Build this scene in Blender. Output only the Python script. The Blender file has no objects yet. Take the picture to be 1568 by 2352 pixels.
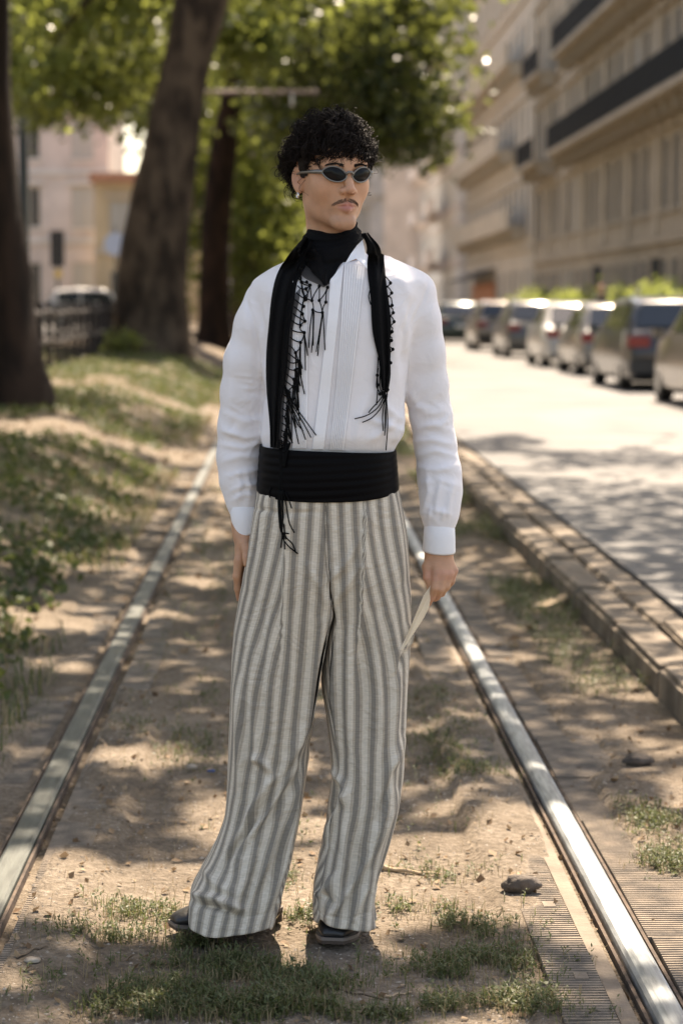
import bpy, bmesh, math, random
import numpy as np
from mathutils import Vector, Matrix, noise as mnoise
from mathutils.bvhtree import BVHTree

# ------------------------------------------------------------------ camera, sky, sun, exposure
scene = bpy.context.scene
COL = scene.collection
R = math.radians
F_PX = 5085.0                      # focal length in pixels of a 1568 x 2352 copy of the photograph
CAM = Vector((0.0, 0.0, 1.5))
PITCH, YAW = math.atan(476 / F_PX), math.atan(127 / F_PX)
YM = 5.20                          # the person stands this far from the camera

cd = bpy.data.cameras.new('camera')
cam = bpy.data.objects.new('camera', cd)
COL.objects.link(cam)
cd.sensor_fit = 'VERTICAL'
cd.sensor_height = 36.0
cd.lens = F_PX / 2352 * 36.0
cd.clip_start = 0.05
cd.clip_end = 2000
cd.dof.use_dof = True
cd.dof.focus_distance = 5.14
cd.dof.aperture_fstop = 3.3
cd.dof.aperture_blades = 0
cam.location = CAM
cam.rotation_euler = (math.pi / 2 - PITCH, 0, -YAW)
scene.camera = cam

SUN_EL, SUN_AZ = R(57), R(14)      # azimuth from straight ahead (+Y) towards the right (+X)
SUN = Vector((math.sin(SUN_AZ) * math.cos(SUN_EL), math.cos(SUN_AZ) * math.cos(SUN_EL), math.sin(SUN_EL)))
world = bpy.data.worlds.new('World')
scene.world = world
world.use_nodes = True
wn = world.node_tree
bg = wn.nodes['Background']
sky = wn.nodes.new('ShaderNodeTexSky')
sky.sky_type = 'NISHITA'
sky.sun_disc = False
sky.sun_elevation = SUN_EL
sky.sun_rotation = SUN_AZ
sky.dust_density = 2.0
sky.ozone_density = 0.6
wn.links.new(sky.outputs[0], bg.inputs[0])
bg.inputs[1].default_value = 0.105
sd = bpy.data.lights.new('sun', 'SUN')
sun = bpy.data.objects.new('sun', sd)
COL.objects.link(sun)
sd.energy = 4.3
sd.angle = R(0.55)
sd.color = (1.0, 0.96, 0.905)
sun.rotation_euler = (-SUN).to_track_quat('-Z', 'Y').to_euler()
sun.location = (0, 0, 30)

vs = scene.view_settings
vs.view_transform = 'Standard'
vs.look = 'None'
vs.gamma = 1.0
vs.use_curve_mapping = False
vs.exposure = 1.93
vs.use_white_balance = True
vs.white_balance_temperature = 8200
vs.white_balance_tint = 14
scene.render.engine = 'CYCLES'
cy = scene.cycles
cy.use_denoising = True
cy.max_bounces = 8
cy.diffuse_bounces = 4
cy.transparent_max_bounces = 8
cy.sample_clamp_indirect = 6.0

rng = random.Random(7)
nrng = np.random.default_rng(7)

# ------------------------------------------------------------------ pixel helpers (1568 x 2352 copy)
FW = Vector((math.sin(YAW) * math.cos(PITCH), math.cos(YAW) * math.cos(PITCH), -math.sin(PITCH)))
RT = Vector((math.cos(YAW), -math.sin(YAW), 0))
UP = RT.cross(FW)
def ray(x, y):
    return FW * F_PX + RT * (x - 784) + UP * (1176 - y)
def P(x, y, Y=YM):
    """point seen at pixel x, y on the upright plane at distance Y"""
    d = ray(x, y)
    return CAM + d * (Y / d.y)
def Q(x, y, dy=0.0):
    return P(x, y, YM + dy)
def G(x, y, z=0.0):
    """point seen at pixel x, y at height z"""
    d = ray(x, y)
    return CAM + d * ((z - CAM.z) / d.z)
S = YM / F_PX                       # metres per pixel at the person

# ------------------------------------------------------------------ object helpers
def mesh_obj(name, verts, faces, mat=None, parent=None, smooth=False, uv=None, col=None):
    me = bpy.data.meshes.new(name)
    me.from_pydata([tuple(v) for v in verts] if not isinstance(verts, np.ndarray) else verts.tolist(), [], faces if not isinstance(faces, np.ndarray) else faces.tolist())
    return fin(name, me, mat, parent, smooth, uv, col)
def fin(name, me, mat=None, parent=None, smooth=False, uv=None, col=None):
    if smooth and len(me.polygons):
        me.polygons.foreach_set('use_smooth', np.ones(len(me.polygons), dtype=bool))
    if uv is not None:
        l = me.uv_layers.new(name='UVMap')
        idx = np.empty(len(me.loops), dtype=np.int32)
        me.loops.foreach_get('vertex_index', idx)
        l.data.foreach_set('uv', np.asarray(uv, dtype=np.float32)[idx].ravel())
    if col is not None:
        a = me.color_attributes.new('Col', 'FLOAT_COLOR', 'POINT')
        c = np.ones((len(me.vertices), 4), dtype=np.float32)
        c[:, :3] = col
        a.data.foreach_set('color', c.ravel())
    for m in (mat if isinstance(mat, (list, tuple)) else [mat]):
        if m is not None:
            me.materials.append(m)
    me.update()
    o = bpy.data.objects.new(name, me)
    COL.objects.link(o)
    if parent is not None:
        o.parent = parent
        o.matrix_parent_inverse = wmat(parent).inverted()
    return o
def wmat(o):
    m = Matrix.LocRotScale(o.location, o.rotation_euler, o.scale)
    return wmat(o.parent) @ o.matrix_parent_inverse @ m if o.parent else m
def tag(o, label=None, cat=None, group=None, kind=None):
    if label: o['label'] = label
    if cat: o['category'] = cat
    if group: o['group'] = group
    if kind: o['kind'] = kind
    return o
def empty(name, loc=(0, 0, 0), rz=0.0, label=None, cat=None, group=None):
    o = bpy.data.objects.new(name, None)
    COL.objects.link(o)
    o.location = loc
    o.rotation_euler = (0, 0, rz)
    o.empty_display_size = 0.1
    return tag(o, label, cat, group)
def child(name, me, parent, loc=(0, 0, 0), rot=(0, 0, 0), scale=(1, 1, 1)):
    """an object in its parent's own space that shares the mesh me"""
    o = bpy.data.objects.new(name, me)
    COL.objects.link(o)
    o.parent = parent
    o.location = loc
    o.rotation_euler = rot
    o.scale = scale
    return o
def copy_tree(o, parent=None):
    c = o.copy()
    COL.objects.link(c)
    if parent: c.parent = parent
    for ch in o.children:
        copy_tree(ch, c)
    return c

class MB:
    """collects shapes for ONE mesh"""
    def __init__(s):
        s.v, s.f, s.m = [], [], []
    def add(s, v, f, mi=0):
        n = len(s.v)
        s.v += [tuple(p) for p in v]
        s.f += [tuple(i + n for i in q) for q in f]
        s.m += [mi] * len(f)
    def box(s, x0, x1, y0, y1, z0, z1, mi=0):
        v = [(x0, y0, z0), (x1, y0, z0), (x1, y1, z0), (x0, y1, z0), (x0, y0, z1), (x1, y0, z1), (x1, y1, z1), (x0, y1, z1)]
        s.add(v, [(3, 2, 1, 0), (4, 5, 6, 7), (0, 1, 5, 4), (1, 2, 6, 5), (2, 3, 7, 6), (3, 0, 4, 7)], mi)
    def tube(s, pts, rad, n=6, mi=0, caps=True, flat=None):
        pts = [Vector(p) for p in pts]
        k = len(pts)
        if not hasattr(rad, '__len__'): rad = [rad] * k
        t0 = (pts[1] - pts[0]).normalized()
        a = t0.cross(Vector((0, 0, 1)) if abs(t0.z) < 0.9 else Vector((1, 0, 0))).normalized()
        base = len(s.v)
        for i in range(k):
            t = (pts[min(i + 1, k - 1)] - pts[max(i - 1, 0)])
            t = t.normalized() if t.length > 1e-9 else t0
            a = (a - t * a.dot(t))
            a = a.normalized() if a.length > 1e-6 else t.orthogonal().normalized()
            b = t.cross(a)
            for j in range(n):
                w = 2 * math.pi * j / n
                s.v.append(tuple(pts[i] + (a * math.cos(w) + b * math.sin(w) * (flat or 1)) * rad[i]))
        for i in range(k - 1):
            for j in range(n):
                p, q = base + i * n, base + (i + 1) * n
                s.f.append((p + j, p + (j + 1) % n, q + (j + 1) % n, q + j)); s.m.append(mi)
        if caps and n > 2:
            s.f.append(tuple(base + j for j in reversed(range(n)))); s.m.append(mi)
            s.f.append(tuple(base + (k - 1) * n + j for j in range(n))); s.m.append(mi)
    def lathe(s, prof, n=16, c=(0, 0, 0), mi=0):
        base = len(s.v)
        for r, z in prof:
            for j in range(n):
                w = 2 * math.pi * j / n
                s.v.append((c[0] + r * math.cos(w), c[1] + r * math.sin(w), c[2] + z))
        for i in range(len(prof) - 1):
            for j in range(n):
                p, q = base + i * n, base + (i + 1) * n
                s.f.append((p + j, p + (j + 1) % n, q + (j + 1) % n, q + j)); s.m.append(mi)
    def mesh(s, name, mats=None, smooth=False):
        me = bpy.data.meshes.new(name)
        me.from_pydata(s.v, [], s.f)
        for m in (mats if isinstance(mats, (list, tuple)) else [mats]):
            if m: me.materials.append(m)
        if s.m and max(s.m) > 0:
            me.polygons.foreach_set('material_index', s.m)
        if smooth:
            me.polygons.foreach_set('use_smooth', np.ones(len(me.polygons), dtype=bool))
        me.update()
        return me
    def build(s, name, mats=None, parent=None, smooth=False):
        o = bpy.data.objects.new(name, s.mesh(name, mats, smooth))
        COL.objects.link(o)
        if parent is not None: o.parent = parent
        return o

def interp(t, pts):
    """smooth interpolation through (t, v...) rows"""
    a = np.array(pts, dtype=float)
    o = np.argsort(a[:, 0])
    a = a[o]
    t = np.asarray(t, dtype=float)
    x = a[:, 0]
    out = []
    for c in range(1, a.shape[1]):
        y = a[:, c]
        h = np.diff(x)
        dlt = np.diff(y) / h
        m = np.zeros_like(y)
        m[0], m[-1] = dlt[0], dlt[-1]
        for i in range(1, len(y) - 1):
            m[i] = 0 if dlt[i - 1] * dlt[i] <= 0 else 3 * (h[i - 1] + h[i]) / ((2 * h[i] + h[i - 1]) / dlt[i - 1] + (h[i] + 2 * h[i - 1]) / dlt[i])
        tc = np.clip(t, x[0], x[-1])
        k = np.clip(np.searchsorted(x, tc) - 1, 0, len(x) - 2)
        hh = h[k]
        u = (tc - x[k]) / hh
        out.append((2 * u**3 - 3 * u**2 + 1) * y[k] + (u**3 - 2 * u**2 + u) * hh * m[k] + (-2 * u**3 + 3 * u**2) * y[k + 1] + (u**3 - u**2) * hh * m[k + 1])
    return out[0] if len(out) == 1 else out
def sstep(a, b, x):
    t = np.clip((x - a) / (b - a), 0, 1)
    return t * t * (3 - 2 * t)
def vnoise(x, y, seed=0):
    """value noise on numpy arrays, 0..1"""
    x, y = np.asarray(x, float), np.asarray(y, float)
    xi, yi = np.floor(x).astype(np.int64), np.floor(y).astype(np.int64)
    fx, fy = x - xi, y - yi
    fx, fy = fx * fx * (3 - 2 * fx), fy * fy * (3 - 2 * fy)
    def h(a, b):
        n = (a * 374761393 + b * 668265263 + seed * 974634777) & 0x7fffffff
        n = ((n ^ (n >> 13)) * 1274126177) & 0x7fffffff
        return ((n ^ (n >> 16)) & 0xffff) / 65535.0
    return (h(xi, yi) * (1 - fx) + h(xi + 1, yi) * fx) * (1 - fy) + (h(xi, yi + 1) * (1 - fx) + h(xi + 1, yi + 1) * fx) * fy
def fbm(x, y, seed=0, o=4):
    s, a, t = 0, 1.0, 0
    for i in range(o):
        s = s + a * vnoise(x * 2**i, y * 2**i, seed + i); t += a; a *= 0.5
    return s / t

# ------------------------------------------------------------------ materials
def mat(name, color=(.5, .5, .5), rough=.8, metal=0.0, spec=.5, var=0.0, scale=8.0, color2=None, bump=0.0, bscale=60.0, sheen=0.0, coords='Object', stretch=None, detail=4.0, lo=.35, hi=.65):
    m = bpy.data.materials.new(name)
    m.use_nodes = True
    nt = m.node_tree
    b = nt.nodes['Principled BSDF']
    b.inputs['Roughness'].default_value = rough
    b.inputs['Metallic'].default_value = metal
    b.inputs['Specular IOR Level'].default_value = spec
    if sheen:
        b.inputs['Sheen Weight'].default_value = sheen
        b.inputs['Sheen Roughness'].default_value = .5
    b.inputs['Base Color'].default_value = (*color, 1)
    if var or color2 or bump:
        tc = nt.nodes.new('ShaderNodeTexCoord')
        vec = tc.outputs[coords]
        if stretch:
            mp = nt.nodes.new('ShaderNodeMapping')
            mp.inputs['Scale'].default_value = stretch
            nt.links.new(vec, mp.inputs[0])
            vec = mp.outputs[0]
    if var or color2:
        n = nt.nodes.new('ShaderNodeTexNoise')
        n.inputs['Scale'].default_value = scale
        n.inputs['Detail'].default_value = detail
        nt.links.new(vec, n.inputs['Vector'])
        r = nt.nodes.new('ShaderNodeValToRGB')
        r.color_ramp.elements[0].position = lo
        r.color_ramp.elements[1].position = hi
        c2 = color2 or tuple(min(1, c * (1 + var)) for c in color)
        c1 = color if color2 else tuple(c * (1 - var) for c in color)
        r.color_ramp.elements[0].color = (*c1, 1)
        r.color_ramp.elements[1].color = (*c2, 1)
        nt.links.new(n.outputs['Fac'], r.inputs[0])
        nt.links.new(r.outputs[0], b.inputs['Base Color'])
    if bump:
        n2 = nt.nodes.new('ShaderNodeTexNoise')
        n2.inputs['Scale'].default_value = bscale
        n2.inputs['Detail'].default_value = 5
        nt.links.new(vec, n2.inputs['Vector'])
        bp = nt.nodes.new('ShaderNodeBump')
        bp.inputs['Strength'].default_value = bump
        bp.inputs['Distance'].default_value = .01
        nt.links.new(n2.outputs['Fac'], bp.inputs['Height'])
        nt.links.new(bp.outputs[0], b.inputs['Normal'])
    return m
def leaf_mat(name, c1, c2, trans=.45, rough=.45, gloss=.35, tcol=None):
    """thin leaf: diffuse + translucent + a little gloss; the colour varies from leaf to leaf (island)"""
    m = bpy.data.materials.new(name)
    m.use_nodes = True
    nt = m.node_tree
    b = nt.nodes['Principled BSDF']
    out = nt.nodes['Material Output']
    g = nt.nodes.new('ShaderNodeNewGeometry')
    mx = nt.nodes.new('ShaderNodeMix'); mx.data_type = 'RGBA'
    mx.inputs[6].default_value = (*c1, 1); mx.inputs[7].default_value = (*c2, 1)
    nt.links.new(g.outputs['Random Per Island'], mx.inputs[0])
    nt.links.new(mx.outputs[2], b.inputs['Base Color'])
    b.inputs['Roughness'].default_value = rough
    b.inputs['Specular IOR Level'].default_value = gloss
    t = nt.nodes.new('ShaderNodeBsdfTranslucent')
    if tcol:
        mt = nt.nodes.new('ShaderNodeMix'); mt.data_type = 'RGBA'; mt.blend_type = 'MIX'
        mt.inputs[0].default_value = .75; mt.inputs[7].default_value = (*tcol, 1)
        nt.links.new(mx.outputs[2], mt.inputs[6]); nt.links.new(mt.outputs[2], t.inputs[0])
    else:
        nt.links.new(mx.outputs[2], t.inputs[0])
    ms = nt.nodes.new('ShaderNodeMixShader')
    ms.inputs[0].default_value = trans
    nt.links.new(b.outputs[0], ms.inputs[1]); nt.links.new(t.outputs[0], ms.inputs[2])
    nt.links.new(ms.outputs[0], out.inputs[0])
    return m

# ------------------------------------------------------------------ implicit surfaces
class Field:
    """a signed distance field on a rectilinear grid; shapes are blended in and meshed with surface nets"""
    def __init__(s, xs, ys, zs):
        s.x, s.y, s.z = np.asarray(xs), np.asarray(ys), np.asarray(zs)
        s.D = np.full((len(s.x), len(s.y), len(s.z)), 0.5, dtype=np.float32)
    def sl(s, lo, hi, pad):
        r = []
        for ax, a, b in zip((s.x, s.y, s.z), lo, hi):
            i, j = np.searchsorted(ax, a - pad), np.searchsorted(ax, b + pad)
            r.append(slice(max(0, i - 1), min(len(ax), j + 1)))
        return tuple(r)
    def pts(s, q):
        return np.meshgrid(s.x[q[0]], s.y[q[1]], s.z[q[2]], indexing='ij', sparse=True)
    def put(s, q, d, k=0.0, sub=False):
        o = s.D[q]
        d = d.astype(np.float32)
        if sub:
            d = -d
            if k > 0:
                h = np.clip(.5 - .5 * (d - o) / -k * -1, 0, 1) if False else np.maximum(k - np.abs(o - d), 0) / k
                s.D[q] = np.maximum(o, d) + h * h * k * .25
            else: s.D[q] = np.maximum(o, d)
        else:
            if k > 0:
                h = np.maximum(k - np.abs(o - d), 0) / k
                s.D[q] = np.minimum(o, d) - h * h * k * .25
            else: s.D[q] = np.minimum(o, d)
    def ell(s, c, r, k=.01, M=None, sub=False):
        """ellipsoid; M is the rotation whose columns are the ellipsoid's axes"""
        rm = max(r)
        q = s.sl([c[i] - rm for i in range(3)], [c[i] + rm for i in range(3)], .03 + k)
        X, Y, Z = s.pts(q)
        p = [X - c[0], Y - c[1], Z - c[2]]
        if M is not None:
            p = [M[0][i] * p[0] + M[1][i] * p[1] + M[2][i] * p[2] for i in range(3)]
        k0 = np.sqrt((p[0] / r[0])**2 + (p[1] / r[1])**2 + (p[2] / r[2])**2)
        k1 = np.sqrt((p[0] / r[0]**2)**2 + (p[1] / r[1]**2)**2 + (p[2] / r[2]**2)**2) + 1e-9
        s.put(q, k0 * (k0 - 1) / k1, k, sub)
    def cap(s, a, b, ra, rb, k=.01, sub=False):
        a, b = Vector(a), Vector(b)
        rm = max(ra, rb)
        q = s.sl([min(a[i], b[i]) - rm for i in range(3)], [max(a[i], b[i]) + rm for i in range(3)], .03 + k)
        X, Y, Z = s.pts(q)
        d = b - a
        L = max(d.length_squared, 1e-9)
        t = np.clip(((X - a.x) * d.x + (Y - a.y) * d.y + (Z - a.z) * d.z) / L, 0, 1)
        dist = np.sqrt((X - a.x - t * d.x)**2 + (Y - a.y - t * d.y)**2 + (Z - a.z - t * d.z)**2)
        s.put(q, dist - (ra + (rb - ra) * t), k, sub)
    def chain(s, pts, rad, k=.01):
        for i in range(len(pts) - 1):
            s.cap(pts[i], pts[i + 1], rad[i], rad[i + 1], k if i == 0 else min(k, .006))
    def mesh(s):
        D = s.D
        n = D.shape
        ins = D < 0
        c = [slice(0, -1), slice(1, None)]
        cnt = np.zeros((n[0] - 1, n[1] - 1, n[2] - 1), dtype=np.int8)
        for i in (0, 1):
            for j in (0, 1):
                for l in (0, 1):
                    cnt += ins[c[i], c[j], c[l]]
        act = np.argwhere((cnt > 0) & (cnt < 8))
        acc = np.zeros((len(act), 3)); num = np.zeros(len(act))
        cor = [(0, 0, 0), (1, 0, 0), (0, 1, 0), (1, 1, 0), (0, 0, 1), (1, 0, 1), (0, 1, 1), (1, 1, 1)]
        val = [D[act[:, 0] + a, act[:, 1] + b, act[:, 2] + d] for a, b, d in cor]
        for e0 in range(8):
            for ax in range(3):
                if cor[e0][ax] == 0:
                    t = list(cor[e0]); t[ax] = 1
                    e1 = cor.index(tuple(t))
                    v0, v1 = val[e0], val[e1]
                    m = (v0 < 0) != (v1 < 0)
                    f = np.where(m, v0 / np.where(m, v0 - v1, 1), 0)
                    p = np.array(cor[e0], float)[None, :].repeat(len(act), 0)
                    p[:, ax] += f
                    acc[m] += p[m]; num[m] += 1
        pos = act + acc / num[:, None]
        V = np.stack([np.interp(pos[:, 0], np.arange(n[0]), s.x), np.interp(pos[:, 1], np.arange(n[1]), s.y), np.interp(pos[:, 2], np.arange(n[2]), s.z)], 1)
        idx = np.full(cnt.shape, -1, dtype=np.int64)
        idx[act[:, 0], act[:, 1], act[:, 2]] = np.arange(len(act))
        F = []
        for ax in range(3):
            u, w = (ax + 1) % 3, (ax + 2) % 3
            a = [slice(None)] * 3; b = [slice(None)] * 3
            a[ax], b[ax] = slice(0, -1), slice(1, None)
            cr = np.argwhere(ins[tuple(a)] != ins[tuple(b)])
            ok = (cr[:, u] > 0) & (cr[:, w] > 0) & (cr[:, u] < n[u] - 1) & (cr[:, w] < n[w] - 1)
            cr = cr[ok]
            flip = ins[cr[:, 0], cr[:, 1], cr[:, 2]]
            def cell(du, dw):
                q = cr.copy(); q[:, u] += du; q[:, w] += dw
                return idx[q[:, 0], q[:, 1], q[:, 2]]
            f = np.stack([cell(-1, -1), cell(0, -1), cell(0, 0), cell(-1, 0)], 1)
            f[~flip] = f[~flip][:, ::-1]
            F.append(f)
        F = np.concatenate(F)
        return V, F[(F >= 0).all(1)]
def vnormals(V, F):
    n = np.cross(V[F[:, 2]] - V[F[:, 0]], V[F[:, 3]] - V[F[:, 1]])
    N = np.zeros_like(V)
    for i in range(4):
        np.add.at(N, F[:, i], n)
    return N / (np.linalg.norm(N, axis=1, keepdims=True) + 1e-12)
def relax(V, F, it=2, lam=.5, mask=None):
    V = V.copy()
    for _ in range(it):
        A = np.zeros_like(V); c = np.zeros(len(V))
        for i in range(4):
            j = (i + 1) % 4
            np.add.at(A, F[:, i], V[F[:, j]]); np.add.at(c, F[:, i], 1)
            np.add.at(A, F[:, j], V[F[:, i]]); np.add.at(c, F[:, j], 1)
        T = A / np.maximum(c, 1)[:, None] - V
        V += lam * T * (1 if mask is None else mask[:, None])
    return V
def seg_dist(px, py, pts):
    """distance of points to a polyline and the place along it (0..1)"""
    best = np.full(px.shape, 1e9); at = np.zeros(px.shape)
    n = len(pts) - 1
    for i in range(n):
        (ax, ay), (bx, by) = pts[i][:2], pts[i + 1][:2]
        dx, dy = bx - ax, by - ay
        t = np.clip(((px - ax) * dx + (py - ay) * dy) / (dx * dx + dy * dy + 1e-9), 0, 1)
        d = np.hypot(px - ax - t * dx, py - ay - t * dy)
        m = d < best
        best = np.where(m, d, best); at = np.where(m, (i + t) / n, at)
    return best, at

# ================================================================== SETTING
M = {}
M['soil'] = mat('soil', (.225, .16, .10), .95, spec=.15)
def soil_nodes(m):
    nt = m.node_tree; b = nt.nodes['Principled BSDF']
    tc = nt.nodes.new('ShaderNodeTexCoord')
    def nz(scale, detail=6):
        n = nt.nodes.new('ShaderNodeTexNoise'); n.inputs['Scale'].default_value = scale; n.inputs['Detail'].default_value = detail
        n.inputs['Roughness'].default_value = .65
        nt.links.new(tc.outputs['Object'], n.inputs['Vector']); return n
    a, f = nz(1.7), nz(42, 8)
    r = nt.nodes.new('ShaderNodeValToRGB'); e = r.color_ramp.elements
    e[0].position, e[0].color = .3, (.068, .052, .038, 1)
    e[1].position, e[1].color = .72, (.34, .283, .222, 1)
    k = e.new(.5); k.color = (.165, .132, .099, 1)
    mx = nt.nodes.new('ShaderNodeMath'); mx.operation = 'MULTIPLY_ADD'; mx.inputs[1].default_value = .48
    ml = nt.nodes.new('ShaderNodeMath'); ml.operation = 'MULTIPLY'; ml.inputs[1].default_value = .52
    nt.links.new(f.outputs['Fac'], ml.inputs[0])
    nt.links.new(a.outputs['Fac'], mx.inputs[0]); nt.links.new(ml.outputs[0], mx.inputs[2])
    nt.links.new(mx.outputs[0], r.inputs[0]); nt.links.new(r.outputs[0], b.inputs['Base Color'])
    v = nt.nodes.new('ShaderNodeTexVoronoi'); v.inputs['Scale'].default_value = 75
    nt.links.new(tc.outputs['Object'], v.inputs['Vector'])
    ad = nt.nodes.new('ShaderNodeMath'); ad.operation = 'MULTIPLY_ADD'; ad.inputs[1].default_value = -.35
    nt.links.new(v.outputs['Distance'], ad.inputs[0]); nt.links.new(f.outputs['Fac'], ad.inputs[2])
    bp = nt.nodes.new('ShaderNodeBump'); bp.inputs['Strength'].default_value = 1.0; bp.inputs['Distance'].default_value = .016
    nt.links.new(ad.outputs[0], bp.inputs['Height']); nt.links.new(bp.outputs[0], b.inputs['Normal'])
soil_nodes(M['soil'])
M['asphalt'] = mat('asphalt', (.115, .112, .107), .85, color2=(.175, .168, .158), scale=.7, bump=.3, bscale=90, spec=.3)
M['pavement'] = mat('pavement', (.3, .28, .25), .85, var=.15, scale=1.5)
M['kerb'] = mat('kerb_stone', (.10, .075, .052), .88, color2=(.21, .168, .122), scale=6, bump=.6, bscale=45)
M['rubber'] = mat('rubber_panel', (.10, .083, .066), .9, color2=(.26, .205, .15), scale=9, bump=.35, bscale=120)
M['rail'] = mat('rail_steel', (.30, .315, .315), .46, metal=.55, var=.25, scale=14, stretch=(6, .6, 1), bump=.12, bscale=70)
M['rail_worn'] = mat('rail_steel_dull', (.08, .086, .076), .5, metal=.3, var=.25, scale=9, stretch=(6, .5, 1), bump=.1, bscale=70)
M['rust'] = mat('rusty_steel', (.075, .05, .034), .9, var=.4, scale=18, bump=.4, bscale=60)
M['concrete'] = mat('dusty_concrete', (.17, .135, .10), .9, var=.2, scale=7, bump=.4, bscale=50)

def bank(x, y):
    H = np.interp(y, [0, 6, 20, 45, 80, 130], [.2, .28, .45, .6, .6, .4])
    return H * (sstep(-1.0, -2.5, x) * .8 + sstep(-2.3, -4.5, x) * .2) * (1 - .0 * y)
def ground_z(x, y):
    x, y = np.asarray(x, float), np.asarray(y, float)
    near = np.clip(1 - (y - 8) / 30, .25, 1)
    z = bank(x, y)
    z = z + (fbm(x * 1.3, y * 1.3, 3, 3) - .5) * .035 * sstep(.62, .35, np.abs(x - .03)) + (fbm(x * 9, y * 9, 11, 3) - .5) * .016 * near
    z = z + (fbm(x * .7, y * .7, 21, 2) - .5) * .12 * sstep(-1.05, -1.8, x)
    z = z - .012
    rl = np.abs(np.abs(x - .03) - .765) < .075
    inn = (np.abs(x - .03) < .69) & (np.abs(x - .03) > .5)
    cov = fbm(x * 3.1, y * 1.1, 41, 3)
    z = z + np.where(inn, np.where(x < 0, .020, .004 + .016 * sstep(5.6, 6.4, y) + .012 * sstep(.64, .57, x - .03)) * sstep(.3, .55, cov), 0)
    outer = ((x > .95) & (x < 1.5)) | ((x < -.9) & (x > -1.2))
    z = z + np.where(outer, .028 * sstep(.42, .6, cov + (np.abs(x - .03) - .95) * .7), 0)
    z = np.where(rl, np.minimum(z, -.02), z)
    return np.where(x > 1.5, -.12, z)
def axis(*segs):
    out = []
    for a, b, s in segs:
        out += list(np.arange(a, b - 1e-6, s))
    return np.array(out + [segs[-1][1]])
gx = axis((-400, -30, 74), (-30, -8, 1.5), (-8, -1.6, .16), (-1.6, 1.6, .026), (1.6, 8, 1.6), (8, 30, 6), (30, 400, 74))
gy = axis((-30, 3, 3), (3, 4.4, .1), (4.4, 8.2, .021), (8.2, 16, .06), (16, 50, .28), (50, 120, 2), (120, 1000, 80))
GX, GY = np.meshgrid(gx, gy, indexing='ij')
GZ = ground_z(GX, GY)
nx, ny = len(gx), len(gy)
ii, jj = np.meshgrid(np.arange(nx - 1), np.arange(ny - 1), indexing='ij')
a0 = (ii * ny + jj).ravel()
gf = np.stack([a0, a0 + ny, a0 + ny + 1, a0 + 1], 1)
tag(mesh_obj('ground', np.stack([GX.ravel(), GY.ravel(), GZ.ravel()], 1), gf, M['soil'], smooth=True), 'bare tan soil of the tram track with its low bank', kind='structure')

def sheet(name, x0, x1, y0, y1, z, m, label, n=1):
    mb = MB(); mb.box(x0, x1, y0, y1, z - .12, z)
    return tag(mb.build(name, m), label, kind='structure')
ROADZ = .118
sheet('road', 1.79, 7.6, -20, 420, ROADZ, M['asphalt'], 'sunlit worn asphalt road beside the tram track')
sheet('road', -15, -6.6, -20, 420, .62, M['asphalt'], 'asphalt road beyond the bank and the fence')
pv = sheet('pavement', 7.75, 14, -20, 420, .25, M['pavement'], 'pavement along the tall facades')
mb = MB(); mb.box(7.6, 7.746, -20, 420, -.02, .256); tag(mb.build('kerb', M['kerb']), 'far kerb under the parked cars', kind='structure')
mb = MB(); mb.box(-23, -15.05, -20, 420, .3, .76); tag(mb.build('pavement', M['pavement']), 'pavement before the pale buildings', kind='structure')

# ---- rails
def rail(name, x, prof, m, label, y0=3, y1=150):
    mb = MB()
    n = len(prof)
    ys = list(np.linspace(y0, y1, 40))
    vs_ = [(x + px, y, pz) for y in ys for px, pz in prof]
    fs = [(i * n + j, i * n + (j + 1) % n, (i + 1) * n + (j + 1) % n, (i + 1) * n + j) for i in range(len(ys) - 1) for j in range(n)]
    mb.add(vs_, fs)
    return mb
head = [(-.034, .012), (-.032, .022), (-.024, .029), (-.01, .032), (.01, .032), (.024, .029), (.032, .022), (.034, .012), (.034, -.02), (-.034, -.02)]
head = [(a, b - .014) for a, b in head[::-1]]
track = tag(empty('tram_track', (0, 4, 0)), 'tram track running straight between soil and kerb', kind='structure')
for nm, xx, m, lab in (('rail', .806, M['rail'], 'shiny round-topped steel rail nearer the road'), ('rail', -.74, M['rail_worn'], 'dull flat grey steel rail beside the grassy bank')):
    r_ = empty('tram_rail', (xx, 3, 0), 0, lab, 'rail')
    pr = head if xx > 0 else [(px * 1.12, min(pz, .013)) for px, pz in head]
    mb = rail('railhead', 0, pr, m, '', 0, 147); o = mb.build('railhead', m, r_, smooth=False)
    mb = MB(); mb.box(-.028, .028, 0, 147, -.08, -.005); mb.build('web', M['rust'], r_)
    for s_ in (-1, 1):
        mb = MB(); mb.box(s_ * .046 - .004, s_ * .046 + .004, 0, 147, -.06, -.002 if xx > 0 else .006); mb.build('side_strip', M['rust'], r_)
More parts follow.
